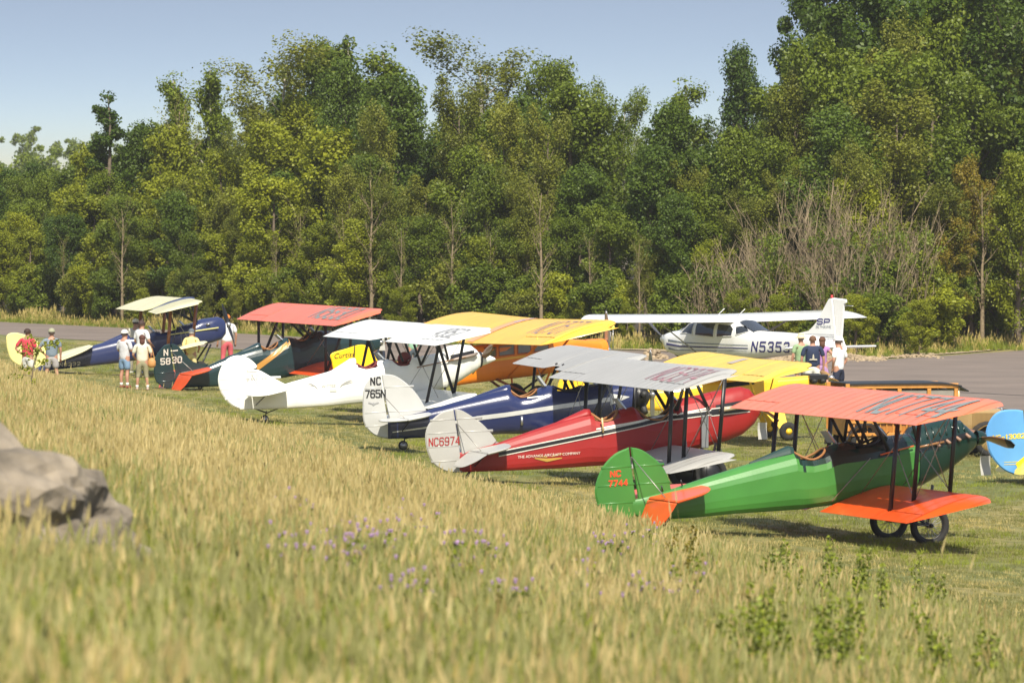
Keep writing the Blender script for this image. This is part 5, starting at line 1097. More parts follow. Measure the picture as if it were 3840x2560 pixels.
# boulder on the bank
b_ = rock_mesh('boulder', 1.16, 11, (1.12, .85, .72), 5, mat('boulder_stone', (.21, .175, .13), .95, var=.5, scale=3.2, bump=1., bscale=7, detail=12), None, .42)
o = link('boulder', b_); o.location = (-3.95, 41, 3.48); o.rotation_euler = (0.05, .22, .4); tag(o, 'large brown grey boulder half buried in grass at the left edge', 'boulder')
b_ = rock_mesh('boulder', .42, 5, (1.0, .9, .8), 4, bpy.data.materials['boulder_stone'], None, .45)
o = link('boulder', b_); o.location = (-3.05, 40.9, 3.27); o.rotation_euler = (.1, .45, 1.1); tag(o, 'smaller rounded boulder leaning on the right side of the large one', 'boulder')

# ================================================================ foliage
def leaf_mat(name, a, b, trans=.38):
    m = bpy.data.materials.new(name); m.use_nodes = True; nt = m.node_tree; n = nt.nodes; l = nt.links; n.remove(n['Principled BSDF']); out = n['Material Output']
    at = n.new('ShaderNodeAttribute'); at.attribute_name = 'v'; oi = n.new('ShaderNodeObjectInfo'); geo = n.new('ShaderNodeNewGeometry')
    nz = n.new('ShaderNodeTexNoise'); nz.inputs['Scale'].default_value = .35; nz.inputs['Detail'].default_value = 3; l.new(geo.outputs['Position'], nz.inputs['Vector'])
    ad = n.new('ShaderNodeMath'); ad.operation = 'MULTIPLY_ADD'; ad.inputs[1].default_value = .45; l.new(at.outputs['Fac'], ad.inputs[0])
    a2 = n.new('ShaderNodeMath'); a2.operation = 'MULTIPLY_ADD'; a2.inputs[1].default_value = .9; a2.inputs[2].default_value = -.45; l.new(nz.outputs['Fac'], a2.inputs[0]); l.new(a2.outputs[0], ad.inputs[2])
    a3 = n.new('ShaderNodeMath'); a3.operation = 'MULTIPLY_ADD'; a3.inputs[1].default_value = .4; l.new(oi.outputs['Random'], a3.inputs[0]); l.new(ad.outputs[0], a3.inputs[2])
    r = n.new('ShaderNodeValToRGB'); r.color_ramp.elements[0].color = (*a, 1); r.color_ramp.elements[1].color = (*b, 1); l.new(a3.outputs[0], r.inputs[0])
    df = n.new('ShaderNodeBsdfPrincipled'); df.inputs['Roughness'].default_value = .5; df.inputs['Specular IOR Level'].default_value = .35; tr = n.new('ShaderNodeBsdfTranslucent'); mx = n.new('ShaderNodeMixShader'); mx.inputs[0].default_value = trans
    l.new(r.outputs[0], df.inputs['Base Color']); l.new(r.outputs[0], tr.inputs['Color']); l.new(df.outputs[0], mx.inputs[1]); l.new(tr.outputs[0], mx.inputs[2]); l.new(mx.outputs[0], out.inputs['Surface'])
    return m
ML_green = leaf_mat('leaf_mid_green', (.078, .120, .010), (.25, .31, .026))
ML_dark = leaf_mat('leaf_dark_green', (.046, .090, .010), (.15, .215, .022))
ML_yell = leaf_mat('leaf_yellow_green', (.14, .175, .010), (.40, .42, .026))
ML_olive = leaf_mat('leaf_olive', (.105, .130, .014), (.30, .31, .036))
ML_rust = leaf_mat('leaf_rusty', (.14, .14, .012), (.36, .26, .03))
M_bark = mat('bark', (.15, .115, .085), .9, var=.3, scale=4, bump=.6, bscale=14); M_bark2 = mat('grey_dead_bark', (.235, .18, .11), .9, var=.25, scale=5, bump=.5, bscale=20); M_birch = mat('pale_bark', (.34, .31, .26), .85, var=.3, scale=6)
def leaves(centres, radii, per, size, seed, up=.35, flat=.75):
    """leaf quads spread through clumps; returns mesh arrays"""
    g = np.random.default_rng(seed); n = int(per*len(centres)); idx = g.integers(0, len(centres), n)
    u = g.normal(size=(n, 3)); u /= np.linalg.norm(u, axis=1)[:, None]; rr = g.random(n)**.45
    c = centres[idx]+u*(radii[idx]*rr)[:, None]*np.array([1, 1, flat])
    nrm = u*.6+g.normal(size=(n, 3))*.55; nrm[:, 2] += up; nrm /= np.linalg.norm(nrm, axis=1)[:, None]
    t = np.cross(nrm, g.normal(size=(n, 3))); t /= np.linalg.norm(t, axis=1)[:, None]; b = np.cross(nrm, t)
    s = size*g.uniform(.6, 1.25, n)[:, None]
    V = np.stack([c-t*s*.5, c+b*s*.38+nrm*s*.1, c+t*s*.6, c-b*s*.38+nrm*s*.1], 1).reshape(-1, 3)
    return V, g.random(n)
def quads_mesh(name, V, var, m):
    n = len(V)//4; me = bpy.data.meshes.new(name); me.vertices.add(n*4); me.vertices.foreach_set('co', V.astype(np.float32).ravel()); me.loops.add(n*4)
    me.loops.foreach_set('vertex_index', np.arange(n*4, dtype=np.int32)); me.polygons.add(n); me.polygons.foreach_set('loop_start', np.arange(0, n*4, 4, dtype=np.int32))
    at = me.attributes.new('v', 'FLOAT', 'FACE'); at.data.foreach_set('value', var.astype(np.float32)); me.materials.append(m); me.update(); me.validate(); return me
def branches(seed, H, crown0, spread, nb=14, lean=.0, shape='round', droop=0., rise=.55):
    """trunk and limbs; returns tube parts and limb end points inside the crown"""
    g = random.Random(seed); parts = []; ends = []
    tr = [(lean*H*(t**1.5)+g.uniform(-.06, .06)*H*.15, g.uniform(-.06, .06)*H*.12, t*H*.93) for t in np.linspace(0, 1, 9)]; tr[0] = (0, 0, -.3)
    parts.append(path_tube(tr, [H*.017*(1.05-t)+.01 for t in np.linspace(0, 1, 9)], 7)); ends.append(tr[-1])
    for i in range(nb):
        t = crown0+(1-crown0)*(i+g.random())/nb*.92; z = t*H*.93; q = t*8; a = tr[min(int(q), 7)]; b = tr[min(int(q)+1, 8)]; f = q-int(q); o = Vector(a).lerp(Vector(b), f)
        an = g.uniform(0, 2*PI); tt = (t-crown0)/(1-crown0)
        prof = {'round': math.sin(PI*min(1, .18+tt*.80))**.7, 'cone': 1-tt*.85, 'vase': .45+.6*tt, 'column': .7*(1-tt*.5)}[shape]
        Ln = spread*prof*g.uniform(.7, 1.15); d = Vector((math.cos(an), math.sin(an), rise-droop+.3*tt)).normalized(); p = [o]
        for k in range(1, 5): d = (d+Vector((g.uniform(-.25, .25), g.uniform(-.25, .25), .1-droop*.15))).normalized(); p.append(p[-1]+d*Ln/4)
        r0 = max(.012, H*.006*(1.2-t)); parts.append(path_tube(p, [r0*(1.1-k/4.2) for k in range(5)], 5)); ends += [tuple(p[4]), tuple(p[3]), tuple(p[2])]
        for k in (2, 3):
            d2 = (d+Vector((g.uniform(-1, 1), g.uniform(-1, 1), g.uniform(-.2, .6)))).normalized(); e = p[k]+d2*Ln*.42; parts.append(path_tube([p[k], p[k].lerp(e, .5)+Vector((0, 0, .05)), e], [r0*.45, r0*.3, r0*.15], 4)); ends.append(tuple(e))
    return join(parts), np.array([tuple(e) for e in ends])
def tree_kind(kind, seed, H, spread, crown0, nb, leafm, lsize, per, crad, shape='round', barkm=None, lean=0., droop=0., rise=.95, vf=1.15):
    (V, F), ends = branches(seed, H, crown0, spread, nb, lean, shape, droop, rise); me = bpy.data.meshes.new('trunk'); me.from_pydata([tuple(v) for v in V], [], F); me.materials.append(barkm or M_bark); me.polygons.foreach_set('use_smooth', [True]*len(me.polygons))
    g = np.random.default_rng(seed+100); rad = crad*g.uniform(.5, 1.25, len(ends)); lv, var = leaves(ends, rad, per, lsize, seed+5, .35, vf)
    return me, quads_mesh('crown', lv, var, leafm), float(np.percentile(lv[:, 2], 99.7))
TK = {}
TK['oak'] = [tree_kind('oak', 10+i, 10, 2.3, .14, 30, ML_green, (.12, .14, .11)[i], 150, .50, ('round', 'vase', 'round')[i]) for i in range(3)]
TK['dark'] = [tree_kind('dark', 20+i, 10, 2.2, .18, 30, ML_dark, (.13, .11)[i], 160, .50) for i in range(2)]
TK['maple'] = [tree_kind('maple', 30+i, 10, 2.6, .06, 30, ML_yell, (.13, .16)[i], 130, .48, 'round', None, 0, 0, .7) for i in range(2)]
TK['olive'] = [tree_kind('olive', 40+i, 10, 2.1, .12, 28, ML_olive, .10, 190, .42, 'vase', None, 0, 0, 1.3, 1.5) for i in range(2)]
TK['aspen'] = [tree_kind('aspen', 50+i, 10, 1.5, .25, 26, ML_green, .12, 75, .33, 'column', M_birch, 0, 0, 1.2, 1.4) for i in range(2)]
TK['airy'] = [tree_kind('airy', 55+i, 10, 2.1, .3, 22, (ML_olive, ML_green)[i], .085, 130, .40, 'vase', M_birch, 0, 0, 1.1, 1.1) for i in range(2)]
TK['spire'] = [tree_kind('spire', 52+i, 10, 2.3, .1, 34, ML_green, .11, 85, .36, 'cone', M_birch, 0, 0, .9, 1.2) for i in range(2)]
TK['rust'] = [tree_kind('rust', 60, 10, 2.4, .08, 28, ML_rust, .12, 120, .42)]
TK['bush'] = [tree_kind('bush', 75+i, 10, 4.6, .02, 30, (ML_yell, ML_green, ML_olive)[i], .36, 170, 1.0, 'round', None, 0, 0, .8) for i in range(3)]
TK['pine'] = [tree_kind('pine', 70, 10, 2.1, .03, 34, ML_dark, .13, 90, .32, 'cone', None, 0, .35, .5, .8)]
TK['big'] = [tree_kind('big', 80+i, 16, 4.6, (.46, .2)[i], 40, ML_dark, .16, 360, .85, 'round', None, 0, 0, .6, .8) for i in range(2)]
TK['bare'] = [tree_kind('bare', 90+i, 10, 2.2, .22, 26, ML_olive, .12, 8, .5, 'vase', M_bark2) for i in range(2)]
def tree(kind, x, y, H, label, group, wk=1., name='tree'):
    me_t, me_c, H0 = rnd.choice(TK[kind]); s_ = H/H0
    T = thing(name, label, 'tree', (x, y, gz(x, y)-.05), rnd.uniform(0, 6.28), group); T.scale = (s_*wk, s_*wk, s_)
    link('trunk', me_t, T); link('crown', me_c, T)
    return T
def skytop(xd):
    P = [(-900, 330), (-200, 310), (0, 345), (60, 330), (150, 345), (200, 300), (260, 275), (330, 270), (400, 265), (520, 268), (590, 262), (620, 190), (680, 140), (740, 150), (800, 125), (880, 150), (930, 145), (1000, 190), (1060, 155), (1180, 170), (1250, 150), (1320, 160), (1360, 210), (1500, 225), (1620, 235), (1680, 200), (1770, 200), (1830, 60), (1870, -30), (2352, -60), (3200, -40)]
    return float(np.interp(xd, [p[0] for p in P], [p[1] for p in P]))
def topz(x, d, k=1.):
    xd = (x*21333/d+1920)/1.6327; return 6+(720-1.6327*(skytop(xd)+16))*d/21333
def front(x): return float(np.interp(x, [-70, -45, -24, -11, -5, 5, 13, 20, 30, 45, 70], [361, 315, 265, 243, 229, 218.5, 211, 219, 237, 260, 300]))
KL = {'oak': ('tree', 'mid green leafy tree'), 'dark': ('tree', 'dark green dense tree'), 'maple': ('tree', 'bright yellow green tree'), 'olive': ('tree', 'olive toned upright tree'), 'aspen': ('tree', 'slim pale barked tree'), 'rust': ('tree', 'yellow and rust tinged tree'), 'pine': ('pine_tree', 'dark pine'), 'bare': ('tree', 'thin leafless grey tree'), 'bush': ('shrub', 'leafy green shrub')}
GW = 'trees of the woodland edge'
ROWT = []
def row(off, step, kinds, hk, jit, wk, where, x0=-40, x1=40, hmin=0, skip=None):
    x = x0
    while x < x1:
        xx = x+rnd.uniform(-jit, jit); y = front(xx)+off+rnd.uniform(-1.5, 1.5); k = rnd.choice(kinds)
        if xx < -7 and off < 14 and k in ('oak', 'dark') and rnd.random() < .4: k = 'maple'
        H = max(hmin, topz(xx, y)*hk*rnd.uniform(.86, 1.04))
        if abs(xx) > 27: H = min(H, 15)
        if not (skip and skip(xx)):
            ROWT.append((tree(k, xx, y, min(H, 16.5), KL[k][1]+' '+where, GW, wk*rnd.uniform(.85, 1.2)*(1 if H < 11 else .85), 'pine_tree' if k == 'pine' else 'tree'), k, where, ((xx*21333/y)+1920)/1.6327))
        x += step*rnd.uniform(.75, 1.3)
row(24, 2.6, ['dark', 'oak'], .93, .6, 1.3, 'deep in the wood')
row(18, 2.4, ['dark', 'oak'], .9, .6, 1.2, 'behind the skyline rank of the wood')
row(13, 2.2, ['oak', 'dark', 'oak', 'olive'], .985, .5, .95, 'in the back rank that makes the skyline')
row(9, 2.8, ['oak', 'dark', 'olive', 'oak'], .84, .6, 1.1, 'standing just behind the front ranks of the wood')
row(7.2, 2.8, ['oak', 'dark', 'olive'], .72, .7, 1.3, 'standing just behind the front ranks of the wood', skip=lambda x: 14.8 < x < 19.5)
row(4.2, 2.4, ['oak', 'maple', 'olive', 'dark'], .66, .7, 1.25, 'in the middle rank of the wood', skip=lambda x: 14.8 < x < 19.5)
row(2.6, 2.3, ['maple', 'oak', 'olive', 'aspen', 'maple'], .46, .6, 1.4, 'at the front of the wood beside the taxiway', hmin=4.2)
row(1.2, 3.4, ['bare'], .5, .8, .7, 'at the front of the wood beside the taxiway', hmin=4.5)
row(1.6, 1.5, ['bush'], .30, .5, 1.0, 'at the foot of the wood', hmin=2.6)
row(.4, 2.2, ['maple', 'olive', 'bush'], .2, .6, 1.3, 'low sapling on the verge under the wood', hmin=1.8)
ZN = [(-1e9, 'beyond the left edge'), (0, 'above the cream tail'), (150, 'left of the navy biplane'), (270, 'above the navy biplane'), (500, 'left of the salmon wing'), (620, 'above the salmon wing'), (850, 'above the white biplane'), (1000, 'above the yellow wing'), (1250, 'above the orange nose'), (1400, 'above the left white wingtip'), (1600, 'above the white cabin'), (1780, 'left of the white fin'), (1960, 'right of the white fin'), (2150, 'above the wooden wagon'), (2352, 'beyond the right edge')]
RK = {'in the back rank': 'in the skyline rank', 'behind the skyline rank': 'behind the skyline rank', 'deep in the wood': 'deep in the wood', 'standing just behind': 'behind the middle rank', 'in the middle rank': 'in the middle rank', 'at the front': 'in the front rank', 'low sapling': 'lowest on the verge', 'at the foot': 'at the foot of the wood'}
_d = {}
for T_, k_, w_, xd_ in ROWT:
    z_ = [n for x0_, n in ZN if xd_ >= x0_][-1]; r_ = [v for q, v in RK.items() if w_.startswith(q)][0]; _d.setdefault(KL[k_][1]+' '+r_+' '+z_, []).append((xd_, T_))
for lb_, L_ in _d.items():
    L_.sort(key=lambda q: q[0])
    for i_, (xd_, T_) in enumerate(L_): T_['label'] = lb_+('' if len(L_) == 1 else [', leftmost', ', second', ', third', ', fourth', ', fifth', ', sixth', ', seventh', ', eighth', ', ninth', ', tenth', ', eleventh', ', twelfth', ', thirteenth', ', fourteenth'][min(i_, 13)])
# named individuals on the skyline and edge
def at_px(xd, d): return (xd*1.6327-1920)/21333*d
def topH(yd, d): return 6+(720-1.6327*yd)*d/21333
tree('big', at_px(2128, 232), 232, 17.5, 'tallest broadleaf with bare lower trunk, at the right side of the wood', None, 1.0)
tree('big', at_px(1945, 240), 240, 17.2, 'tall loose crowned broadleaf left of the tallest one', None, .72)
tree('big', at_px(2330, 238), 238, 17.8, 'tall broadleaf cut by the right edge of the photo', None, .95)
tree('big', at_px(2480, 244), 244, 17, 'tall broadleaf beyond the right edge', None, .95)
for xd, yd, k, wk, lb in ((412, 160, 'bare', .9, 'grey half dead tree with bare limbs rising over the left wood'), (400, 172, 'spire', 1.0, 'slim leafy spire left of the twin spires'), (482, 150, 'spire', 1.0, 'slim leafy spire right of the half dead tree'), (655, 78, 'airy', 1.5, 'open crowned tree rising at the first high point of the skyline'),
    (735, 88, 'oak', .8, 'open crowned tree touching the first high point'), (800, 88, 'spire', 1.3, 'narrow peaked tree right of the first high point'), (880, 110, 'spire', 1.3, 'small peaked crown on the middle skyline'), (1105, 68, 'airy', 1.6, 'airy tree at the highest point of the middle skyline'), (1265, 130, 'oak', .9, 'rounded crown right of the airy tree'), (1435, 178, 'airy', 1.0, 'small crown on the low part of the skyline'),
    (1575, 185, 'spire', 1.2, 'small airy crown in the low gap of the skyline'), (1700, 100, 'dark', .8, 'dark round crowned tree standing up before the big trees'), (250, 212, 'pine', 1.1, 'distant looking pine top on the left skyline'), (590, 210, 'airy', .9, 'small leafy top in the notch left of the first high point')):
    d = 256+rnd.uniform(-2, 3)+(8 if xd < 600 else 0); tree(k, at_px(xd, d), d, topH(yd+8, d), lb, None, wk, 'pine_tree' if k == 'pine' else 'tree')
tree('rust', at_px(2230, 219), 219, 6+ (720-365*1.6327)*219/21333, 'yellow rust tinged small tree in front of the tall trunk at the right', None, 1.0)
tree('rust', at_px(2190, 216.5), 216.5, 5.2, 'lower rust tinged bush tree left of the yellow one', None, 1.2)
tree('maple', at_px(2340, 218), 218, 7.5, 'yellow green small tree at the right edge', None, 1.0)
# bare thicket: upright leafless stems
def thicket(x, y, H, seed, label, n=30, w_=1.7):
    g = random.Random(seed); P = []
    for i in range(n):
        a = g.uniform(0, 2*PI); r = w_*math.sqrt(g.random()); p = [Vector((r*math.cos(a)*.5, r*math.sin(a)*.5, 0))]; d = Vector((math.cos(a)*.25*r/w_, math.sin(a)*.25*r/w_, 1)).normalized(); L = H*g.uniform(.6, 1.05)
        for k in range(6): d = (d+Vector((g.uniform(-.13, .13), g.uniform(-.13, .13), .02))).normalized(); p.append(p[-1]+d*L/6)
        P.append(path_tube(p, [.014*(1.1-k/6.3) for k in range(7)], 4))
        for k in range(2, 6):
            for q in range(2):
                d2 = (d+Vector((g.uniform(-.8, .8), g.uniform(-.8, .8), .2))).normalized(); e = p[k]+d2*L*.2*g.uniform(.6, 1.3); m_ = p[k].lerp(e, .5)+Vector((0, 0, .04)); P.append(path_tube([p[k], m_, e], [.011, .008, .004], 3))
                e2 = m_+(d2+Vector((g.uniform(-.7, .7), g.uniform(-.7, .7), .3))).normalized()*L*.1; P.append(path_tube([m_, e2], [.009, .005], 3))
    T = thing('bare_shrub', label, 'shrub', (x, y, 0)); V, F = join(P); mesh('stems', V, F, M_bark2, T)
    lc = [(g.uniform(-w_, w_), g.uniform(-.6, .6), H*g.random()**1.6*.8) for _ in range(46)]; V, var = leaves(np.array(lc), np.array([.42]*46), 55, .12, seed); link('foliage', quads_mesh('foliage', V, var, ML_green), T)
for i, (xd, d, H, lb) in enumerate(((1720, 214, 5.0, 'leftmost leafless brown shrub behind the white airplane'), (1790, 212, 6.3, 'tall leafless shrub above the wing of the white airplane'), (1850, 213, 7.0, 'tallest fan of leafless grey stems at the foot of the big trees'), (1925, 211, 6.0, 'leafless stems rising behind the white tail fin'), (1990, 212, 6.8, 'dense leafless shrub right of the white tail fin'), (2060, 213, 6.6, 'rightmost leafless shrub beside the tall bare trunk'), (1660, 216, 4.0, 'short leafless shrub left of the thicket'))):
    thicket(at_px(xd, d), d, H*.9, 300+i, lb)
for i, (xd, lb) in enumerate(((1700, 'above the white cabin'), (1790, 'above the right white wing'), (1965, 'just right of the white fin'), (2110, 'under the tall bare trunk'))): tree('maple', at_px(xd, 208.5), 208.5, rnd.uniform(1.8, 2.6), 'small yellow green sapling '+lb, None, 1.6)
for i, (xd, d, lb) in enumerate(((1042, 236, 'slim pale leafless trunk among leaves above the yellow wing'), (300, 262, 'dark bare branched tree low in the left wood'), (700, 247, 'grey leafless tree above the salmon wing'), (1240, 230, 'thin leafless tree between the yellow wing and the white airplane'), (860, 240, 'thin grey leafless tree right of the salmon wing'))):
    tree('bare', at_px(xd, d)*.99, d-8, rnd.uniform(6, 7.5), lb, None, .8)
# far-off wood closing the left horizon: one mass nobody could count
def far_wood():
    g = np.random.default_rng(5); Cn = []; Rd = []
    for d0, h0, n in ((400, 7.2, 120), (560, 10.2, 150), (820, 14.5, 200)):
        xs = g.uniform(-.16*d0, .12*d0, n)
        for x in xs:
            d = d0+g.uniform(-15, 15); h = h0*g.uniform(.82, 1.12)
            for k in range(10): t = g.random(); Cn.append((x+g.normal()*1.2*(1.2-t), d+g.normal()*1.2, h*(.25+.75*t))); Rd.append(g.uniform(1.0, 2.2)*(1.25-.8*t))
    V, var = leaves(np.array(Cn), np.array(Rd)*.8, 60, .42, 9); o = link('distant_wood', quads_mesh('distant_wood', V, var, ML_green)); tag(o, 'hazy distant woodland closing the horizon at the left', 'woodland', None, 'stuff')
far_wood()

# ================================================================ grasses (scattered tufts)
def grass_mat(name, lo, hi, base=None):
    m = leaf_mat(name, lo, hi, .25); return m
MG_straw = grass_mat('straw_grass', (.30, .235, .06), (.79, .65, .27)); MG_green = grass_mat('green_grass', (.11, .15, .010), (.34, .38, .035)); MG_lawn = grass_mat('lawn_blades', (.13, .15, .035), (.30, .27, .09)); MG_weed = grass_mat('weed_leaf', (.11, .15, .02), (.28, .32, .06)); MG_head = grass_mat('seed_head', (.38, .30, .11), (.74, .62, .31)); MG_ghead = grass_mat('green_seed_head', (.26, .26, .09), (.46, .44, .18))
def tuft(seed, n, h, r, wd, bend, mats, head=.0, hsize=1., under=0):
    g = np.random.default_rng(seed); V = []; F = []; mi = []; va = []
    for i in range(n):
        a = g.uniform(0, 6.28); q = r*math.sqrt(g.random()); bx_, by_ = q*math.cos(a), q*math.sin(a); H = h*g.uniform(.45, 1.1); ba = g.uniform(0, 6.28); bd = bend*g.uniform(.2, 1.2); w_ = wd*g.uniform(.7, 1.3); fa = g.uniform(0, 3.14); dx, dy = math.cos(fa)*w_/2, math.sin(fa)*w_/2; k = len(V); rr = g.random()
        K = 3
        for j in range(K+1):
            t = j/K; z = H*t*(1-.18*bd*t); ox = H*bd*t*t*math.cos(ba)*.6; oy = H*bd*t*t*math.sin(ba)*.6; ww = (1-t*.85)
            V += [(bx_+ox-dx*ww, by_+oy-dy*ww, z), (bx_+ox+dx*ww, by_+oy+dy*ww, z)]
        for j in range(K): F.append((k+2*j, k+2*j+1, k+2*j+3, k+2*j+2)); mi.append(0); va.append(rr)
        if g.random() < head:
            tx, ty, tz = bx_+H*bd*math.cos(ba)*.6, by_+H*bd*math.sin(ba)*.6, H*(1-.18*bd); hl = .10*hsize*g.uniform(.7, 1.5); hw = .012*hsize
            for q_ in (0, 1):
                ca, sa = (1, 0) if q_ else (0, 1); k = len(V); V += [(tx, ty, tz-hl*.3), (tx+hw*ca, ty+hw*sa, tz+hl*.1), (tx+.02*math.cos(ba), ty+.02*math.sin(ba), tz+hl), (tx-hw*ca, ty-hw*sa, tz+hl*.1)]; F.append((k, k+1, k+2, k+3)); mi.append(1); va.append(rr)
    for i in range(under):
        a = g.uniform(0, 6.28); q = r*1.3*math.sqrt(g.random()); bx_, by_ = q*math.cos(a), q*math.sin(a); H = h*g.uniform(.2, .5); ba = g.uniform(0, 6.28); fa = g.uniform(0, 3.14); dx, dy = math.cos(fa)*.008, math.sin(fa)*.008; k = len(V)
        V += [(bx_-dx, by_-dy, 0), (bx_+dx, by_+dy, 0), (bx_+dx*.6+H*.25*math.cos(ba), by_+dy*.6+H*.25*math.sin(ba), H*.7), (bx_+H*.5*math.cos(ba), by_+H*.5*math.sin(ba), H)]; F.append((k, k+1, k+2, k+3)); mi.append(2); va.append(g.random())
    me = bpy.data.meshes.new('tuft'); me.from_pydata(V, [], F)
    for m in mats: me.materials.append(m)
    me.polygons.foreach_set('material_index', mi); at = me.attributes.new('v', 'FLOAT', 'FACE'); at.data.foreach_set('value', va); return me
def scatter(name, label, cat, meshes, pts, sc, kidx, tilt=.12):
    """one object: points carrying tufts through geometry nodes"""
    col = bpy.data.collections.new(name+'_sources')
    for i, me in enumerate(meshes): col.objects.link(bpy.data.objects.new('%s_source_%02d' % (name, i), me))
    me = bpy.data.meshes.new(name); n = len(pts); me.vertices.add(n); me.vertices.foreach_set('co', np.asarray(pts, np.float32).ravel())
    a = me.attributes.new('sc', 'FLOAT', 'POINT'); a.data.foreach_set('value', np.asarray(sc, np.float32)); a = me.attributes.new('k', 'INT', 'POINT'); a.data.foreach_set('value', np.asarray(kidx, np.int32))
    rot = np.stack([nr.normal(0, tilt, n), nr.normal(0, tilt, n), nr.uniform(0, 6.28, n)], 1); a = me.attributes.new('rot', 'FLOAT_VECTOR', 'POINT'); a.data.foreach_set('vector', rot.astype(np.float32).ravel())
    o = link(name, me); ng = bpy.data.node_groups.new(name+'_nodes', 'GeometryNodeTree'); ng.interface.new_socket(name='Geometry', in_out='INPUT', socket_type='NodeSocketGeometry'); ng.interface.new_socket(name='Geometry', in_out='OUTPUT', socket_type='NodeSocketGeometry')
    N = ng.nodes; L = ng.links; gi = N.new('NodeGroupInput'); go = N.new('NodeGroupOutput'); ip = N.new('GeometryNodeInstanceOnPoints'); ci = N.new('GeometryNodeCollectionInfo'); ci.inputs['Collection'].default_value = col; ci.inputs['Separate Children'].default_value = True; ci.inputs['Reset Children'].default_value = True
    def attr(nm, ty):
        q = N.new('GeometryNodeInputNamedAttribute'); q.data_type = ty; q.inputs['Name'].default_value = nm; return q.outputs['Attribute']
    L.new(gi.outputs[0], ip.inputs['Points']); L.new(ci.outputs[0], ip.inputs['Instance']); ip.inputs['Pick Instance'].default_value = True
    L.new(attr('k', 'INT'), ip.inputs['Instance Index']); L.new(attr('rot', 'FLOAT_VECTOR'), ip.inputs['Rotation']); L.new(attr('sc', 'FLOAT'), ip.inputs['Scale']); L.new(ip.outputs[0], go.inputs[0])
    md = o.modifiers.new('scatter', 'NODES'); md.node_group = ng; tag(o, label, cat, None, 'stuff'); return o
ms = [MG_straw, MG_head, MG_green]; mg = [MG_green, MG_ghead, MG_weed]
tall = [tuft(400+i, 17, .58, .17, .007, .6, ms, .5, .9, 26) for i in range(4)]+[tuft(410+i, 18, .52, .17, .010, .6, mg, .35, .9, 18) for i in range(3)]+[tuft(420+i, 16, .42, .14, .015, .8, [MG_green, MG_straw, MG_weed], .2, 1., 12) for i in range(2)]+[tuft(430, 4, 1.0, .1, .007, .45, ms, 1., .9, 10)]
def bank_points():
    P = []; Sc = []; K = []
    for (d0, d1, dens) in ((20, 34, 26), (34, 55, 24), (55, 90, 20), (90, 140, 16), (140, 205, 13)):
        xl = -.105*d1-2.5; xr = min(xfoot(d0)+1, .10*d1+2.5); n = int((d1-d0)*(xr-xl)*dens); X = nr.uniform(xl, xr, n); Y = nr.uniform(d0, d1, n)
        for x, y in zip(X, Y):
            if x < -.105*y-2.5 or x > .10*y+2.5: continue
            dd = dist(x, y)+.9*noise.noise(Vector((x*.5, y*.15, 0)))
            if dd < .15+max(0, 98-y)*.045: continue
            if ((x+3.75)/1.2)**2+((y-41)/.95)**2 < 1 or (x < -2.3 and 37.2 < y < 41 and rnd.random() < .72): continue
            gn = noise.noise(Vector((x*.30, y*.10, 7)))*1.2+.45*max(0, min(1, (80-y)/40))+(.2 if y < 85 and x/y > .03 else 0)
            green = rnd.random() < min(.9, max(.08, .38+gn*1.4))
            k = rnd.choice([4, 5, 6, 7, 8]) if green else rnd.randrange(4)
            if rnd.random() < .0009 and dd > 2: k = 9
            s_ = rnd.uniform(.65, 1.2)*min(1, .30+dd*.2)*(1.05 if y < 60 else 1); P.append((x, y, gz(x, y)-.02)); Sc.append(s_); K.append(k)
    return P, Sc, K
P, Sc, K = bank_points(); scatter('tall_grass', 'tall dry straw coloured grass mixed with green covering the bank', 'grass', tall, P, Sc, K)
# lawn blades
short = [tuft(440+i, 46, .065, .2, .010, .9, [MG_lawn, MG_lawn]) for i in range(4)]+[tuft(445, 40, .10, .2, .010, .9, [MG_green, MG_green]), tuft(446, 30, .08, .2, .010, .9, [MG_straw, MG_straw])]
P = []; Sc = []; K = []
for (d0, d1, dens) in ((72, 105, 15), (105, 150, 9), (150, 225, 5)):
    X = nr.uniform(-.1*d1, .1*d1, int((d1-d0)*.2*d1*dens)); Y = nr.uniform(d0, d1, len(X))
    for x, y in zip(X, Y):
        if abs(x) > .097*y+1 or dist(x, y) > .8: continue
        if y > np.interp(x, [p[0] for p in road_near], [p[1] for p in road_near])-.3: continue
        pn = noise.noise(Vector((x*.35, y*.12, 2))); k = rnd.randrange(4) if rnd.random() < .7 else (4 if pn > 0 else 5); P.append((x, y, gz(x, y)-.01)); Sc.append(rnd.uniform(.6, 1.25)); K.append(k)
scatter('lawn_grass', 'short mown lawn grass under the airplanes', 'grass', short, P, Sc, K)
# verge beyond the taxiway
verge = [tuft(450+i, 26, .55, .22, .03, .6, [MG_green, MG_straw], .1, 2) for i in range(2)]+[tuft(455, 24, .6, .2, .03, .6, [MG_straw, MG_straw], .2, 2), tuft(456, 24, .45, .2, .045, .8, [MG_weed, MG_weed])]
P = []; Sc = []; K = []
for i in range(6500):
    x = rnd.uniform(-34, 34); yf = np.interp(x, [p[0] for p in road_far], [p[1] for p in road_far]); w_ = front(x)+1.5-yf; y = yf+.3+rnd.random()*max(1, w_)
    if 3 < x < 19 and y < yf+2.6: continue
    t_ = (y-yf)/max(1, w_); P.append((x, y, 0)); Sc.append(rnd.uniform(.4, .8)*(.35+1.1*t_)); K.append(rnd.choice([0, 1, 2, 3, 3, 0]))
scatter('verge_weeds', 'rough green weeds along the verge between taxiway and wood', 'weeds', verge, P, Sc, K)
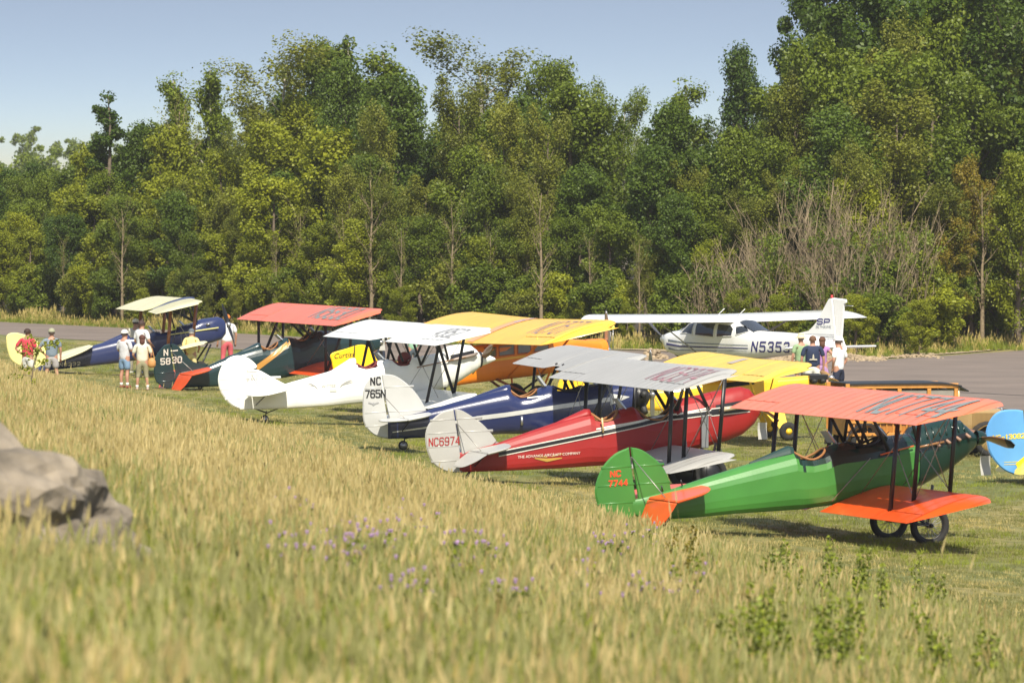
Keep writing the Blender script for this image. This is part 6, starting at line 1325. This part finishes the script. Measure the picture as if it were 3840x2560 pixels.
# ================================================================ plants on the bank one can tell apart
def spike_plant(x, y, H, seed, label, kind='green', group=None):
    g = random.Random(seed); T = thing('wild_plant', label, 'plant', (x, y, gz(x, y)-.02), g.uniform(0, 6), group); P = []; lc = []; lr = []; fl = []
    for s in range(g.choice([2, 3, 4]) if kind != 'knapweed' else 6):
        a = g.uniform(0, 6.28); L = H*g.uniform(.7, 1.05); b = Vector((math.cos(a), math.sin(a), 0))*(.18 if kind != 'knapweed' else .4)*g.random(); p = [Vector((b.x*.2, b.y*.2, 0)), Vector((b.x*.5, b.y*.5, L*.5)), Vector((b.x, b.y, L))]
        P.append(path_tube(p, [.006, .005, .003], 4))
        for k in range(12):
            t = .15+.85*k/11; lc.append(tuple(p[0].lerp(p[2], t))); lr.append(.055 if kind != 'knapweed' else .04)
        fl.append(p[2])
        if kind == 'knapweed':
            for q in range(2): e = p[1].lerp(p[2], .5+.3*q)+Vector((g.uniform(-.12, .12), g.uniform(-.12, .12), L*.25)); P.append(path_tube([p[1].lerp(p[2], .3+.3*q), e], [.003, .002], 3)); fl.append(e)
    V, F = join(P); mesh('stem', V, F, mat('stem_green', (.12, .14, .04), .8), T)
    V, var = leaves(np.array(lc), np.array(lr), 7 if kind != 'knapweed' else 3, .045, seed, .2, 1.2); link('foliage', quads_mesh('foliage', V, var, ML_rust if kind == 'rust' else MG_green), T)
    if kind == 'knapweed':
        for e in fl: V, F = lathe([(0, -.010), (.009, -.007), (.008, .003), (.016, .011), (.012, .017), (0, .019)], tuple(e), 8, 'z'); mesh('flower_head', V, F, mat('knapweed_purple', (.42, .26, .46), .8), T)
    return T
for i in range(20):
    x, y = at_screen(rnd.uniform(1100, 2700), rnd.uniform(2120, 2560)); spike_plant(x, y, rnd.uniform(.52, .66), 500+i, 'purple flowered knapweed in the long grass of the lower middle bank', 'knapweed', 'purple knapweed plants on the bank')
for i in range(38):
    x, y = at_screen(rnd.uniform(2500, 3750), rnd.uniform(2250, 2750)); spike_plant(x, y, rnd.uniform(.6, .95), 540+i, 'tall leafy green weed spire in the lower right grass', 'green', 'green weed spires on the bank')
for i in range(5):
    x, y = at_screen(rnd.uniform(2400, 2640), rnd.uniform(2150, 2300)); spike_plant(x, y, .75, 580+i, 'rust brown leafed weed in the grass below the green tail', 'rust', 'rust brown weeds on the bank')
for i in range(6):
    x, y = at_screen(rnd.uniform(1480, 2080), rnd.uniform(1870, 1960)); spike_plant(x, y, .4, 590+i, 'low leafy green weed where the bank meets the lawn', 'green', 'low green weeds at the foot of the bank')
# young tree in front of the pink shirt
g = random.Random(3); x, y = at_screen(105, 1535); T = thing('sapling', 'spindly green sapling in the grass in front of the person in pink red', 'sapling', (x, y, gz(x, y))); P = []; lc = []
st = [Vector((0, 0, 0)), Vector((.05, 0, .5)), Vector((.12, 0, 1.0)), Vector((.3, 0, 1.38)), Vector((.62, 0, 1.45))]; P.append(path_tube(st, [.014, .012, .01, .007, .004], 5))
for k in range(9):
    a = st[1].lerp(st[3], k/8); e = a+Vector((g.uniform(-.45, .3), g.uniform(-.3, .3), g.uniform(-.1, .25))); P.append(path_tube([a, a.lerp(e, .5)+Vector((0, 0, .04)), e], [.006, .005, .003], 4)); lc += [tuple(e), tuple(a.lerp(e, .6))]
lc += [tuple(st[3].lerp(st[4], t)) for t in (.2, .5, .8, 1)]; V, F = join(P); mesh('stem', V, F, M_bark, T); V, var = leaves(np.array(lc), np.array([.13]*len(lc)), 16, .075, 4); link('foliage', quads_mesh('foliage', V, var, ML_yell), T)

# ================================================================ thin summer haze between here and the far wood
def haze():
    m = bpy.data.materials.new('haze_air'); m.use_nodes = True; nt = m.node_tree; nt.nodes.remove(nt.nodes['Principled BSDF']); pv = nt.nodes.new('ShaderNodeVolumePrincipled')
    pv.inputs['Color'].default_value = (.90, .88, .86, 1); pv.inputs['Density'].default_value = .00018; pv.inputs['Anisotropy'].default_value = .2; nt.links.new(pv.outputs[0], nt.nodes['Material Output'].inputs['Volume'])
    z0, z1 = -1.0, 32.; V = [(x, y, z) for z in (z0, z1) for y in (-300, 3600) for x in (-1100, 1100)]
    o = mesh('haze', V, [(0, 2, 3, 1), (4, 5, 7, 6), (0, 1, 5, 4), (2, 6, 7, 3), (0, 4, 6, 2), (1, 3, 7, 5)], m); tag(o, kind='stuff')
haze()
